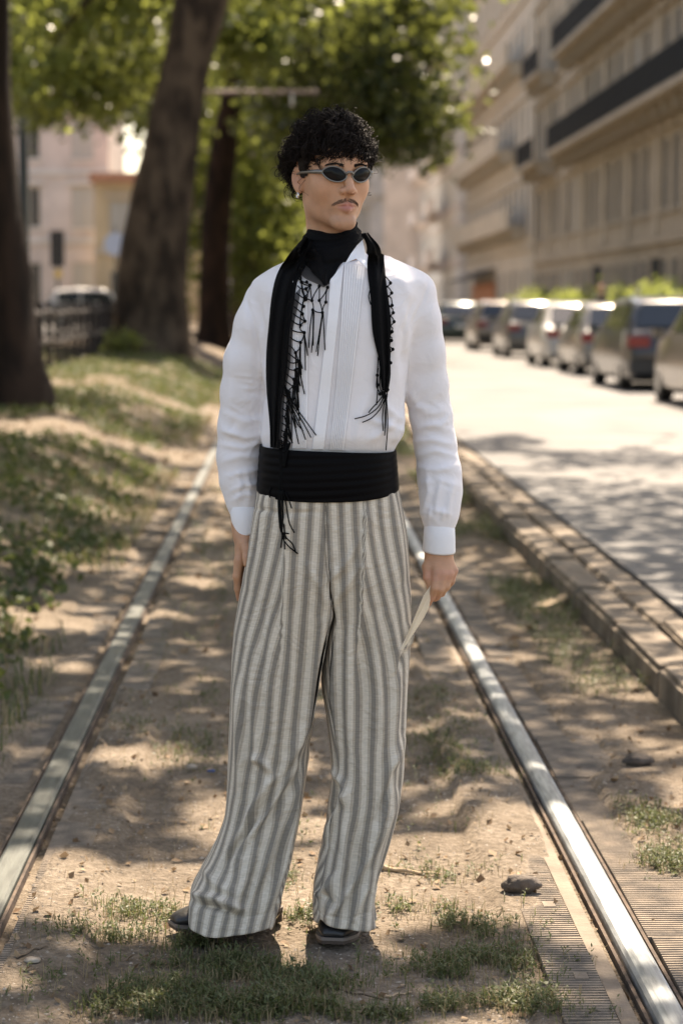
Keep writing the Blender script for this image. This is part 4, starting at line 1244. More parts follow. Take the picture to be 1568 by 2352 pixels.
def folds(V, F, ridges, ymax=.35, gain=1.0, pinch=0.0):
    """cloth folds: polylines in the front view with a width (pixels) and a height (metres)"""
    N = vnormals(V, F)
    if ((V - V.mean(0)) * N)[:, :2].sum() < 0: N = -N
    px, py = pix_of(V[:, 0], V[:, 1], V[:, 2])
    h = np.zeros(len(V)); dx = np.zeros(len(V))
    for rd in ridges:
        pts_, w, am = rd[:3]
        x0, x1_ = min(p_[0] for p_ in pts_) - 3 * w, max(p_[0] for p_ in pts_) + 3 * w
        y0, y1 = min(p_[1] for p_ in pts_) - 3 * w, max(p_[1] for p_ in pts_) + 3 * w
        m = (px > x0) & (px < x1_) & (py > y0) & (py < y1) & (N[:, 1] < ymax)
        if not m.any(): continue
        dd, t = seg_dist(px[m], py[m], pts_)
        e = np.exp(-(dd / w)**2) * np.clip(np.sin(np.clip(t * .96 + .02, 0, 1) * math.pi), 0, 1)**.5
        if len(rd) > 3:      # a pressed pleat: a step that runs out on its right
            a = np.array(pts_, float); sx_ = px[m] - np.interp(t, np.linspace(0, 1, len(a)), a[:, 0])
            h[m] += am * np.where(sx_ > 0, np.exp(-sx_ / (w * 2.2)), np.exp(sx_ / 1.2)) * np.exp(-np.clip(dd - w * 6, 0, None)) * (1 - sstep(.55, 1, t)) * sstep(0, .12, t)
            dx[m] += np.where(sx_ > 0, -1, 0) * rd[3] * np.exp(-np.abs(sx_) / (w * 4)) * (1 - sstep(.4, 1, t)) * (dd < w * 5)
            continue
        h[m] += gain * am * e
        a = np.array(pts_, float); k = np.linspace(0, 1, len(a))
        nxp = np.interp(t, k, a[:, 0])
        dx[m] += np.clip(nxp - px[m], -2 * w, 2 * w) * np.exp(-(dd / (1.5 * w))**2) * pinch * min(1.6, abs(am) / .006) * (1 if am > 0 else -.6)
    V = V + N * h[:, None]
    V[:, 0] += dx * S
    return V
r3 = random.Random(5)
shf = [ # left sleeve
    ([(508, 985), (560, 1005), (606, 1000)], 8, .006), ([(505, 1020), (560, 1030), (602, 1012)], 7, .006), ([(512, 1060), (555, 1048), (600, 1052)], 7, .005), ([(510, 945), (560, 968), (606, 962)], 9, .005),
    ([(518, 1095), (560, 1085), (595, 1078)], 7, .006), ([(528, 1130), (560, 1112), (592, 1115)], 6, .005), ([(535, 1150), (560, 1135), (590, 1140)], 6, .005), ([(545, 1160), (552, 1120), (548, 1080)], 6, .004), ([(570, 1165), (572, 1120), (565, 1080)], 6, .004),
    ([(560, 700), (580, 790), (575, 900)], 14, .005), ([(612, 720), (604, 800), (596, 900)], 10, .008), ([(530, 800), (535, 900), (530, 960)], 12, .004), ([(590, 690), (610, 760), (612, 830)], 8, -.006),
    ([(600, 650), (640, 690), (650, 760)], 14, .004),
    # right sleeve
    ([(955, 985), (995, 975), (1035, 990)], 8, .006), ([(952, 1015), (990, 1010), (1038, 1022)], 7, .006), ([(958, 1045), (1000, 1035), (1045, 1050)], 7, .006), ([(945, 930), (985, 950), (1025, 945)], 8, .005), ([(962, 1075), (1005, 1080), (1050, 1068)], 7, .005),
    ([(965, 1110), (1000, 1105), (1052, 1115)], 7, .004), ([(972, 1180), (985, 1130), (980, 1080)], 6, .006), ([(1000, 1195), (1003, 1150), (1012, 1100)], 6, .006), ([(1028, 1195), (1030, 1150), (1040, 1110)], 6, .005), ([(985, 1195), (990, 1170)], 4, .006), ([(1015, 1196), (1018, 1168)], 4, .006),
    ([(935, 720), (930, 800), (938, 880)], 10, .008), ([(985, 680), (995, 780), (1000, 880)], 14, .005), ([(950, 690), (928, 760), (922, 850)], 7, -.008), ([(1000, 700), (1012, 800), (1018, 900)], 12, .004), ([(940, 900), (960, 930), (990, 938)], 8, .006),
    # body of the shirt
    ([(900, 700), (905, 800), (915, 900)], 10, .004), ([(860, 900), (890, 940), (922, 965)], 9, .006), ([(840, 960), (880, 975), (922, 990)], 8, .006), ([(850, 1012), (885, 985), (910, 960)], 8, .006), ([(905, 1015), (918, 985), (922, 940)], 7, .007), ([(815, 1015), (825, 960), (850, 900)], 9, .004),
    ([(612, 900), (625, 960), (618, 1015)], 9, .005), ([(640, 1020), (650, 960), (640, 900)], 8, .005), ([(700, 1020), (706, 960), (700, 880)], 7, .004), ([(880, 600), (920, 640), (945, 690)], 12, .004), ([(905, 600), (950, 625), (985, 660)], 10, .003),
    ([(760, 1020), (768, 970)], 6, .003), ([(790, 1018), (800, 960)], 6, .004), ([(600, 870), (612, 930)], 8, -.005)]
for k in range(34):
    cx_, cy_ = (r3.uniform(508, 600), r3.uniform(860, 1150)) if k % 2 else (r3.uniform(950, 1048), r3.uniform(880, 1190))
    an = r3.gauss(0, .5); ln = r3.uniform(12, 30)
    shf.append(([(cx_ - ln * math.cos(an), cy_ - ln * math.sin(an)), (cx_ + ln * math.cos(an), cy_ + ln * math.sin(an))], r3.uniform(3.5, 6.5), r3.choice((-1, 1)) * r3.uniform(.0015, .0035)))
# seams at the armholes
shf += [([(578, 632), (566, 690), (586, 760), (610, 835)], 4, -.004), ([(985, 640), (972, 690), (948, 740), (925, 800)], 4, -.004)]
VS = folds(VS, FS, shf, gain=1.0)
shirt = own(mesh_obj('shirt', VS, FS, M['shirt'], smooth=True))
bvh_shirt = BVHTree.FromPolygons(VS.tolist(), FS.tolist())

# ------------------------------------------------------------------ trousers
def leg(side):
    if side < 0:
        xo = [(1120, 591), (1180, 582), (1250, 572), (1330, 556), (1400, 545), (1450, 537), (1500, 533), (1600, 528), (1700, 525), (1800, 522), (1870, 518), (1920, 504), (1980, 477), (2040, 448), (2075, 438), (2115, 437)]
        xi = [(1120, 745), (1250, 749), (1350, 756), (1405, 765), (1460, 751), (1535, 736), (1645, 720), (1700, 714), (1800, 700), (1900, 683), (1990, 664), (2085, 638), (2115, 627)]
        hem = [(0, -20), (.12, -10), (.25, -4), (.4, -26), (.5, -38), (.7, -35), (.9, -25), (1, -14)]
        dep = [(1120, -.128, .105), (1200, -.130, .125), (1300, -.132, .14), (1400, -.122, .125), (1500, -.112, .115), (1700, -.105, .10), (1900, -.100, .11), (2060, -.105, .16), (2115, -.11, .18)]
        off = [(1120, 0), (1500, .0), (1800, .0), (1950, -.015), (2115, -.045)]
    else:
        xo = [(1120, 914), (1180, 926), (1250, 936), (1330, 940), (1400, 942), (1500, 939), (1600, 933), (1720, 928), (1850, 914), (1920, 896), (1980, 877), (2040, 860), (2075, 855), (2115, 860)]
        xi = [(1120, 745), (1250, 749), (1350, 756), (1405, 765), (1478, 752), (1573, 741), (1645, 749), (1700, 755), (1780, 761), (1850, 752), (1950, 735), (2030, 722), (2075, 718), (2115, 720)]
        hem = [(0, -34), (.12, -20), (.25, -8), (.4, -12), (.5, -20), (.7, -30), (.9, -22), (1, -22)]
        dep = [(1120, -.128, .105), (1200, -.130, .125), (1300, -.132, .14), (1400, -.118, .125), (1500, -.106, .115), (1700, -.10, .10), (1900, -.098, .10), (2060, -.11, .14), (2115, -.118, .16)]
        off = [(1120, 0), (1500, .0), (1800, -.01), (2115, -.02)]
    NS, NV = 132, 250
    pys = np.linspace(1118, 2115, NV)
    XO, XI = x_of(interp(pys, xo), pys), x_of(interp(pys, xi), pys)
    bF, bB = interp(pys, dep); OF = interp(pys, off)
    bl = sstep(1230, 1720, pys)
    fo = .80
    V, UV = np.zeros((NV, NS, 3)), np.zeros((NV, NS, 2))
    tt = np.linspace(0, 1, 181)
    for i, py in enumerate(pys):
        th = math.pi * tt; n = 2.35
        ux = XI[i] + (XO[i] - XI[i]) * np.abs(np.sin(th))**(2 / n)
        uy = np.where(th < math.pi / 2, bF[i], bB[i]) * np.abs(np.cos(th))**(2 / n)
        # lower: closed oval, 0 = inner, 90 front, 180 outer
        ps = np.radians(38 + 284 * tt); n2 = 2.2 + 1.0 * sstep(1900, 2100, py)
        xm, a = (XO[i] + XI[i]) / 2, (XI[i] - XO[i]) / 2
        lx = xm + a * np.sign(np.cos(ps)) * np.abs(np.cos(ps))**(2 / n2)
        ly = np.where(np.sin(ps) > 0, bF[i], bB[i]) * np.abs(np.sin(ps))**(2 / n2)
        ox, oy = ux * (1 - bl[i]) + lx * bl[i], uy * (1 - bl[i]) + ly * bl[i]
        t2 = np.linspace(0, 1, 41)
        vx = XI[i] + (XO[i] - XI[i]) * .012 * np.sin(math.pi * t2); vy = bB[i] + (bF[i] - bB[i]) * t2
        ps2 = np.radians(322 + 76 * t2)
        wx = xm + a * np.abs(np.cos(ps2))**(2 / n2) * np.sign(np.cos(ps2)); wy = np.where(np.sin(ps2) > 0, bF[i], bB[i]) * np.abs(np.sin(ps2))**(2 / n2)
        ix, iy = vx * (1 - bl[i]) + wx * bl[i], vy * (1 - bl[i]) + wy * bl[i]
        no = int(NS * fo)
        def res(xx, yy, m, end):
            s_ = np.concatenate([[0], np.cumsum(np.hypot(np.diff(xx), np.diff(yy)))])
            g = np.linspace(0, s_[-1], m + 1)[:m] if not end else np.linspace(0, s_[-1], m)
            return np.interp(g, s_, xx), np.interp(g, s_, yy)
        o1, o2 = res(ox, oy, no, False); i1, i2 = res(ix, iy, NS - no, False)
        V[i, :, 0] = np.concatenate([o1, i1]); V[i, :, 1] = YM + OF[i] + np.concatenate([o2, i2])
        V[i, :, 2] = z_of(py)
    s_ = np.arange(NS) / NS
    so = np.clip(s_ / fo, 0, 1)
    # hem: curved lower edge
    hv = np.interp(np.where(s_ < fo, so * .5 / .5, 1 + 0 * s_), [h_[0] for h_ in hem], [h_[1] for h_ in hem])
    # map outer path: 0 front inner, .5 outer, 1 back inner ; hem table uses 0..1 the same way
    vv = (pys - 1118) / (2115 - 1118)
    V[:, :, 2] -= (vv[:, None]**7) * hv[None, :] * S
    # soft vertical drape, stronger towards the hem
    ph = 1.3 if side < 0 else 4.1
    wv = (np.sin(s_ * 2 * math.pi * 7 + ph) * .5 + np.sin(s_ * 2 * math.pi * 11 + ph * 2.2) * .3)[None, :] * (.0015 + .006 * vv**1.5)[:, None] * np.clip((vv - .05) * 4, 0, 1)[:, None]
    ctr = V.mean(1, keepdims=True)
    dirv = V - ctr; dirv[:, :, 2] = 0
    dirv /= np.linalg.norm(dirv, axis=2, keepdims=True) + 1e-9
    V += dirv * wv[:, :, None] * np.where(np.abs(dirv[:, :, 0:1]) > .9, .4, 1)
    # stripes: cloth length measured round the leg from the front crease
    crs = [(1118, 668), (1500, 642), (1800, 606), (1950, 566), (2115, 528)] if side < 0 else [(1118, 830), (1500, 842), (1800, 838), (1950, 815), (2115, 788)]
    cx_ = x_of(interp(pys, crs), pys)
    W3 = np.concatenate([V, V[:, :1]], 1)
    arc = np.concatenate([np.zeros((NV, 1)), np.cumsum(np.hypot(np.diff(W3[:, :, 0], axis=1), np.diff(W3[:, :, 1], axis=1)), 1)], 1)
    h_ = int(NS * fo * .5)
    for i in range(NV):
        xs_ = V[i, :h_, 0]; k_ = np.argsort(xs_)
        a0_ = np.interp(cx_[i], xs_[k_], arc[i, :h_][k_])
        arc[i] -= a0_
    ker = np.ones(15) / 15
    U_ = arc / (31.5 * S) * (1 if side > 0 else -1) + (.3 if side > 0 else .1)
    # the pleat swallows cloth at the waist and lets it out towards the thigh
    plt_ = [(1118, 654), (1250, 655), (1360, 650), (1480, 646), (1600, 640)] if side < 0 else [(1118, 836), (1250, 833), (1400, 826), (1560, 815), (1620, 812)]
    ppx, ppy = pix_of(W3[:, :, 0], W3[:, :, 1], W3[:, :, 2])
    sg_ = (ppx - interp(pys, plt_)[:, None]) * (1 if side > 0 else -1)
    am_ = (1 - sstep(1140, 1600, pys))[:, None] * 2.1
    past = np.where(np.arange(NS + 1)[None, :] < h_, sstep(-1.5, 2.5, sg_), 1.0)
    U_ = U_ + am_ * past * (1 if side > 0 else -1)
    UV[:, :, 0] = U_[:, :NS]; UV[:, :, 1] = vv[:, None]
    Vf = V.reshape(-1, 3); Uf = UV.reshape(-1, 2)
    # close ring with a duplicate column for a clean UV seam
    V2 = np.concatenate([V, V[:, :1]], 1); U2 = np.concatenate([UV, UV[:, :1]], 1)
    U2[:, -1, 0] = U_[:, NS]
    m = NS + 1
    i_, j_ = np.meshgrid(np.arange(NV - 1), np.arange(NS), indexing='ij')
    a = (i_ * m + j_).ravel()
    F = np.stack([a, a + m, a + m + 1, a + 1], 1)
    if side > 0: F = F[:, ::-1]
    return V2.reshape(-1, 3), F, U2.reshape(-1, 2)
V1, F1, U1 = leg(-1); V2, F2, U2 = leg(1)
tro = [ # pleats and seams near the waist
    ([(835, 1158), (833, 1250), (826, 1400), (815, 1560)], 8, .013, 0), ([(654, 1172), (655, 1250), (650, 1360), (646, 1480)], 8, .010, 0), ([(612, 1165), (598, 1250), (580, 1380)], 8, .006, 4),
    
    ([(900, 1140), (915, 1230), (925, 1330)], 10, .006), ([(600, 1150), (585, 1240), (570, 1340)], 10, .005), ([(585, 1168), (650, 1178), (745, 1176)], 5, -.003), ([(746, 1150), (750, 1280), (757, 1390)], 4, -.005),
    ([(760, 1330), (790, 1300), (825, 1240)], 8, .006), ([(762, 1390), (800, 1340), (830, 1290)], 8, .005), ([(752, 1395), (730, 1340), (700, 1290)], 9, .005),
    # left leg
    ([(745, 1440), (722, 1540), (700, 1660), (665, 1760), (600, 1880), (530, 1980)], 14, .012), ([(690, 1720), (640, 1800), (570, 1910), (500, 2010)], 9, -.011), ([(715, 1700), (680, 1790), (620, 1880), (560, 1960)], 8, -.008),
    ([(620, 1770), (596, 1745), (572, 1740)], 9, .010), ([(628, 1782), (610, 1800), (560, 1900), (520, 1960)], 8, .010), ([(575, 1500), (580, 1620), (590, 1740)], 13, .006), ([(620, 1420), (622, 1560), (630, 1700)], 14, .007), ([(665, 1420), (668, 1560), (655, 1700)], 12, .006),
    ([(545, 1560), (548, 1680), (552, 1820)], 10, .006), ([(600, 1600), (605, 1700), (600, 1770)], 8, -.006), ([(560, 1620), (565, 1740), (556, 1850)], 7, -.005),
    ([(690, 1760), (676, 1860), (650, 1990), (615, 2090)], 12, .008), ([(640, 1900), (610, 1990), (570, 2080)], 10, .007), ([(588, 1960), (560, 2030), (530, 2100)], 10, .007), ([(662, 1860), (640, 1960), (600, 2060)], 8, -.006),
    ([(445, 2055), (490, 2062), (530, 2080), (560, 2090)], 8, .014), ([(450, 2078), (500, 2084), (545, 2104)], 7, -.010), ([(470, 2000), (500, 2035), (540, 2052)], 10, .007),
    # right leg
    ([(860, 1420), (868, 1560), (880, 1700)], 13, .007), ([(905, 1440), (910, 1580), (905, 1700)], 11, .006), ([(800, 1450), (800, 1580), (806, 1720)], 13, .007), ([(770, 1480), (764, 1600), (776, 1720)], 9, .006), ([(830, 1480), (836, 1600), (842, 1760)], 8, -.006),
    ([(925, 1700), (895, 1770), (880, 1860), (840, 1980)], 10, .011), ([(905, 1760), (880, 1830), (860, 1900)], 7, -.009), ([(912, 1820), (895, 1870), (868, 1940), (840, 2020)], 9, .009), ([(765, 1770), (790, 1800), (800, 1850)], 8, .010), ([(800, 1820), (775, 1860), (748, 1930)], 9, .010), ([(775, 1800), (770, 1850), (750, 1890)], 6, -.008),
    ([(790, 1860), (792, 1960), (775, 2070)], 11, .007), ([(845, 1960), (815, 2020), (775, 2080), (750, 2110)], 10, .010), ([(855, 2010), (830, 2060), (805, 2120)], 9, .008), ([(725, 2060), (750, 2040), (765, 2010)], 8, .009), ([(820, 1900), (812, 1990), (790, 2060)], 8, -.007), ([(735, 2040), (760, 2075), (760, 2110)], 7, -.006),
    ([(918, 1500), (935, 1475), (938, 1440)], 7, .010), ([(905, 1560), (925, 1500), (936, 1470)], 5, -.006)]
# stitched hems and the waistband seam
tro += [([(440, 2066), (500, 2085), (560, 2108), (628, 2094)], 2.5, -.002), ([(720, 2092), (790, 2112), (858, 2092)], 2.5, -.002)]
V1 = folds(V1, F1, tro, .5, 1.5, .30); V2 = folds(V2, F2, tro, .5, 1.5, .30)
VT = np.concatenate([V1, V2]); FT = np.concatenate([F1, F2 + len(V1)]); UT = np.concatenate([U1, U2])
trousers = own(mesh_obj('trousers', VT, FT, M['stripe'], smooth=True, uv=UT))
sol = trousers.modifiers.new('thickness', 'SOLIDIFY'); sol.thickness = .0015; sol.offset = -1
bvh_tro = BVHTree.FromPolygons(VT.tolist(), FT.tolist())

# ------------------------------------------------------------------ cummerbund
NV, NS = 44, 96
vv = np.linspace(0, 1, NV); V = np.zeros((NV, NS, 3))
for i, v_ in enumerate(vv):
    xl, xr = 598 - 7 * v_, 906 + 7 * v_
    for j in range(NS):
        w = 2 * math.pi * j / NS
        cx_, a = (xl + xr) / 2, (xr - xl) / 2
        c_, s_ = math.cos(w), math.sin(w)
        fx_ = abs(c_)**(2 / 2.4) * (1 if c_ > 0 else -1); fy_ = abs(s_)**(2 / 2.4) * (1 if s_ > 0 else -1)
        px = cx_ + a * fx_
        front = max(0, -fy_)
        top = 1021 + 12 * (px - 598) / 308 + 3 * front
        bot = 1120 + 23 * front**1.2 - 2 * fx_
        py = top + (bot - top) * v_
        pleat = (.5 - abs(((v_ * 5.2) % 1) - .45)) * .0010 - .0005 * math.sin(v_ * 40 + px * .02)
        b = .130 + .003 * math.sin(v_ * math.pi) + pleat if fy_ < 0 else .118 + pleat
        V[i, j] = (x_of(px, py) + pleat * fx_ * .6, YM + b * fy_, z_of(py))
i_, j_ = np.meshgrid(np.arange(NV - 1), np.arange(NS), indexing='ij')
F = np.stack([(i_ * NS + j_).ravel(), (i_ * NS + (j_ + 1) % NS).ravel(), ((i_ + 1) * NS + (j_ + 1) % NS).ravel(), ((i_ + 1) * NS + j_).ravel()], 1)[:, ::-1]
VC = V.reshape(-1, 3)
cumm = own(mesh_obj('cummerbund', VC, F, M['satin'], smooth=True))
so_ = cumm.modifiers.new('thickness', 'SOLIDIFY'); so_.thickness = .003; so_.offset = 1
bvh_c = BVHTree.FromPolygons(VC.tolist(), F.tolist())
LAYERS = [bvh_shirt, bvh_c, bvh_tro]
def skin_hit(px, py, off=.004, fall=-.12, layers=None):
    """the point of the clothes seen at a pixel of the front view, moved out by off"""
    d = ray(px, py).normalized(); best = None
    for b in (layers or LAYERS):
        h = b.ray_cast(CAM, d)
        if h[0] is not None and (best is None or h[3] < best): best = h[3]
    if best is None:
        p_ = P(px, py, YM + fall); return p_ - d * off
    return CAM + d * (best - off)

# ------------------------------------------------------------------ shirt details: pleated bib, placket, collar, cuffs
def strip(name, le, re_, nv, prof, m, par, off=.002, layers=None):
    """a cloth strip between two edges in the front view; prof: (u, height) rows across it"""
    V, F = [], []
    nu = len(prof)
    for i in range(nv):
        t = i / (nv - 1)
        def at(e):
            k = t * (len(e) - 1); a = min(int(k), len(e) - 2); f = k - a
            return e[a][0] + (e[a + 1][0] - e[a][0]) * f, e[a][1] + (e[a + 1][1] - e[a][1]) * f
        (ax, ay), (bx, by) = at(le), at(re_)
        # depth smoothed across the strip
        hs = [skin_hit(ax + (bx - ax) * u, ay + (by - ay) * u, 0, layers=layers) for u in (0, .5, 1)]
        for u, h in prof:
            p_ = hs[0].lerp(hs[1], u * 2) if u < .5 else hs[1].lerp(hs[2], u * 2 - 1)
            d = (p_ - CAM).normalized()
            hh = skin_hit(ax + (bx - ax) * u, ay + (by - ay) * u, 0, layers=layers)
            p_ = p_ if p_.y < hh.y else hh
            V.append(p_ - d * (off + h))
    for i in range(nv - 1):
        for j in range(nu - 1):
            F.append((i * nu + j, (i + 1) * nu + j, (i + 1) * nu + j + 1, i * nu + j + 1))
    return own(mesh_obj(name, V, F, m, smooth=False), par)
def pleats(n):
    pr = []
    for i in range(n):
        pr += [(i / n, .0), ((i + .08) / n, .0034), ((i + .75) / n, .0016), ((i + .98) / n, .0)]
    return pr
strip('pleated_panel', [(791, 605), (782, 760), (771, 900), (757, 1034)], [(838, 612), (822, 760), (806, 900), (789, 1034)], 46, pleats(8), M['shirt_crisp'], shirt, .0025, [bvh_shirt])
strip('pleated_panel', [(672, 640), (672, 760), (674, 900), (672, 1030)], [(706, 650), (706, 760), (707, 900), (704, 1030)], 46, pleats(7), M['shirt_crisp'], shirt, .0025, [bvh_shirt])
strip('placket', [(757, 640), (752, 720), (738, 850), (726, 950), (716, 1032)], [(790, 604), (778, 720), (764, 850), (754, 950), (744, 1032)], 50, [(0, -.002), (.02, .002), (.06, .0032), (.94, .0032), (.98, .002), (1, -.002)], M['shirt_crisp'], shirt, .003, [bvh_shirt])
def cuff(c, top, bot, xw0, xw1, tilt, dp, par):
    """c: depth; top/bot pixel rows; widths as pixel pairs"""
    V, F = [], []; n = 36; rows = [(0, .90), (.06, 1.0), (.5, 1.01), (.94, 1.0), (1.0, .97), (.96, .9), (.6, .88)]
    for t, sc in rows:
        for j in range(n):
            w = 2 * math.pi * j / n
            l_ = xw0[0] + (xw1[0] - xw0[0]) * t; r_ = xw0[1] + (xw1[1] - xw0[1]) * t
            cx_, a = (l_ + r_) / 2, (r_ - l_) / 2
            px = cx_ + a * sc * math.cos(w)
            py = top + (bot - top) * t + tilt * math.cos(w) * (t - .2) + 5 * math.sin(w) * t * -1
            V.append((x_of(px, py), YM + c + (dp[0] + (dp[1] - dp[0]) * t) * math.sin(w) * sc + 0, z_of(py)))
    for i in range(len(rows) - 1):
        for j in range(n):
            F.append((i * n + j, (i + 1) * n + j, (i + 1) * n + (j + 1) % n, i * n + (j + 1) % n))
    return own(mesh_obj('cuff', V, F, M['shirt_crisp'], smooth=True), par)
cuff(.003, 1203, 1268, (974, 1044), (970, 1046), 3, (.036, .036), shirt)
cuff(.034, 1163, 1226, (523, 592), (536, 592), -10, (.036, .036), shirt)
# collar leaf on the right of the throat
def plate(name, outline, thick, m, par, dys):
    """a stiff piece of cloth: outline pixels with a depth each"""
    V = [Q(x, y, d_) for (x, y), d_ in zip(outline, dys)]; n = len(V)
    V += [v + Vector((0, thick, 0)) for v in V]
    F = [tuple(range(n)), tuple(range(2 * n - 1, n - 1, -1))] + [(i, i + n, (i + 1) % n + n, (i + 1) % n) for i in range(n)]
    return own(mesh_obj(name, V, F, m), par)
plate('collar', [(793, 604), (806, 582), (820, 563), (832, 551), (838, 575), (842, 600), (843, 617), (832, 606), (818, 594)], .003, M['shirt_crisp'], shirt, [-.139, -.130, -.118, -.104, -.118, -.134, -.144, -.145, -.142])

# ------------------------------------------------------------------ scarf
scarf = own(bpy.data.objects.new('scarf', None)); COL.objects.link(scarf)
rows = [(511, 712, 820, -.048, .075), (530, 702, 826, -.058, .08), (555, 692, 833, -.070, .09), (575, 686, 830, -.080, .095), (590, 690, 822, -.082, .10), (604, 700, 806, -.082, .10)]
V, F = [], []; n = 72; pyr = np.linspace(511, 604, 30)
L_, R_, f_, b_ = interp(pyr, rows)
for i, py in enumerate(pyr):
    t = (py - 511) / 93
    for j in range(n):
        w = 2 * math.pi * j / n
        c_, s_ = math.cos(w), math.sin(w)
        fold = .0022 * math.sin(py * .16 + c_ * 3.2) + .0016 * math.sin(py * .37 + c_ * 5 + 1)
        px = (L_[i] + R_[i]) / 2 + (R_[i] - L_[i]) / 2 * c_ * (1 - .03 * (t == 0))
        yy = py + (1 - t) * (26 * max(0, -s_)**1.5 - 3 * c_)
        V.append((x_of(px, yy) + fold * c_, YM + .012 + (f_[i] * -1 if s_ < 0 else b_[i]) * s_ - fold * (s_ < 0), z_of(yy)))
for i in range(29):
    for j in range(n):
        F.append((i * n + j, (i + 1) * n + j, (i + 1) * n + (j + 1) % n, i * n + (j + 1) % n))
wrap = own(mesh_obj('neck_wrap', V, F, M['scarf'], smooth=True), scarf)
bvh_w = BVHTree.FromPolygons([tuple(v) for v in V], F)
def ribbon(name, le, re_, nv, nu, m, par, off, amp, freq, layers, ph=0, taper=None, curl=0.0):
    V, F = [], []
    for i in range(nv):
        t = i / (nv - 1)
        def at(e):
            a = np.array(e, float); k = np.linspace(0, 1, len(a))
            return float(interp(t, np.c_[k, a[:, 0]])), float(interp(t, np.c_[k, a[:, 1]]))
        (ax, ay), (bx, by) = at(le), at(re_)
        for j in range(nu):
            u = j / (nu - 1)
            x, y = ax + (bx - ax) * u, ay + (by - ay) * u
            x += 1.6 * math.sin(t * 17 + j) * (u in (0, 1))
            p_ = skin_hit(x, y, 0, layers=layers)
            h = off + amp * (.5 + .5 * math.sin(u * freq + ph + t * 2.2)) * min(1, 4 * u + .2, 4 * (1 - u) + .2) - curl * (2 * u - 1)**2
            V.append(p_ - (p_ - CAM).normalized() * h)
    for i in range(nv - 1):
        for j in range(nu - 1):
            F.append((i * nu + j, (i + 1) * nu + j, (i + 1) * nu + j + 1, i * nu + j + 1))
    V = [Vector(v) for v in V]
    for _ in range(9):    # smooth the depth along the ribbon
        W = [v.copy() for v in V]
        for i in range(1, nv - 1):
            for j in range(nu):
                W[i * nu + j].y = (V[(i - 1) * nu + j].y + 2 * V[i * nu + j].y + V[(i + 1) * nu + j].y) / 4
        V = W
    return own(mesh_obj(name, V, F, m, smooth=True), par)
LW = [bvh_shirt, bvh_c, bvh_tro, bvh_w]
ribbon('tail', [(700, 540), (662, 585), (634, 640), (618, 720), (612, 810), (613, 900), (618, 980), (622, 1028)], [(722, 562), (704, 610), (680, 655), (671, 720), (664, 790), (656, 860), (645, 950), (640, 1030)], 70, 22, M['scarf'], scarf, .006, .014, 13, LW)
ribbon('tail', [(640, 720), (634, 800), (632, 900), (630, 980), (628, 1034)], [(690, 660), (674, 760), (662, 860), (650, 960), (644, 1034)], 46, 14, M['sheer'], scarf, .012, .006, 9, LW, 1)
ribbon('tail', [(830, 536), (842, 575), (846, 640), (850, 700), (858, 770), (868, 830), (877, 890)], [(846, 534), (872, 570), (886, 630), (893, 700), (897, 770), (897, 840), (890, 900)], 60, 18, M['scarf'], scarf, .007, .013, 11, LW, 2)
ribbon('throat_cloth', [(686, 585), (700, 606), (722, 630), (745, 656)], [(822, 556), (800, 586), (780, 612), (752, 654)], 34, 26, M['scarf'], scarf, .005, .004, 12, LW, 1)
ribbon('sheer_cloth', [(680, 568), (680, 606), (700, 638), (744, 660)], [(728, 570), (742, 600), (750, 625), (756, 652)], 30, 18, M['sheer'], scarf, .012, .005, 8, LW, 1)
# fringe: knotted cords and tassels
def cord(mb, pts, off=.009, r=.0014, layers=LW, jit=0):
    a = np.array(pts, float); k = np.linspace(0, 1, len(a)); m = max(4, int(np.hypot(*np.diff(a, axis=0).T).sum() / 7))
    tt = np.linspace(0, 1, m); X_, Y2 = interp(tt, np.c_[k, a[:, 0]]), interp(tt, np.c_[k, a[:, 1]])
    pp = [skin_hit(x, y, off, layers=layers) for x, y in zip(X_, Y2)]
    mb.tube(pp, r, 5)
def knot(mb, x, y, off=.010, r=.0042):
    c = skin_hit(x, y, off, layers=LW)
    mb.lathe([(0.0005, -r), (r * .7, -r * .7), (r, 0), (r * .7, r * .7), (.0005, r)], 7, c)
r4 = random.Random(21)
def fringe(name, draw):
    mb = MB(); draw(mb); return tag(own(mb.build(name, M['cord'], None, True), scarf), kind='stuff')
def net_front(mb):
    N_ = {'a': (690, 618), 'b': (692, 648), 'c': (712, 655), 'd': (733, 657), 'e': (752, 660), 'f': (700, 682), 'g': (716, 690), 'h': (733, 690), 'i': (748, 694), 'j': (718, 712), 'k': (740, 718)}
    for p_, q_ in ('ab', 'bc', 'af', 'cf', 'cg', 'dg', 'dh', 'eh', 'ei', 'gj', 'hk', 'ik', 'fg', 'jk', 'bf'):
        (x0, y0), (x1_, y1) = N_[p_], N_[q_]
        cord(mb, [(x0, y0), ((x0 + x1_) / 2 + r4.uniform(-3, 3), (y0 + y1) / 2 + r4.uniform(1, 6)), (x1_, y1)])
    for k_ in N_: knot(mb, *N_[k_])
    for x, y, ln, dx in ((717, 715, 84, -8), (719, 715, 95, -4), (721, 716, 78, -2), (740, 720, 88, -14), (741, 720, 98, -12), (742, 720, 84, 4), (740, 722, 92, -10), (698, 684, 70, -10)):
        cord(mb, [(x, y), (x + dx * .5 + r4.uniform(-2, 2), y + ln * .5), (x + dx, y + ln)])
fringe('fringe', net_front)
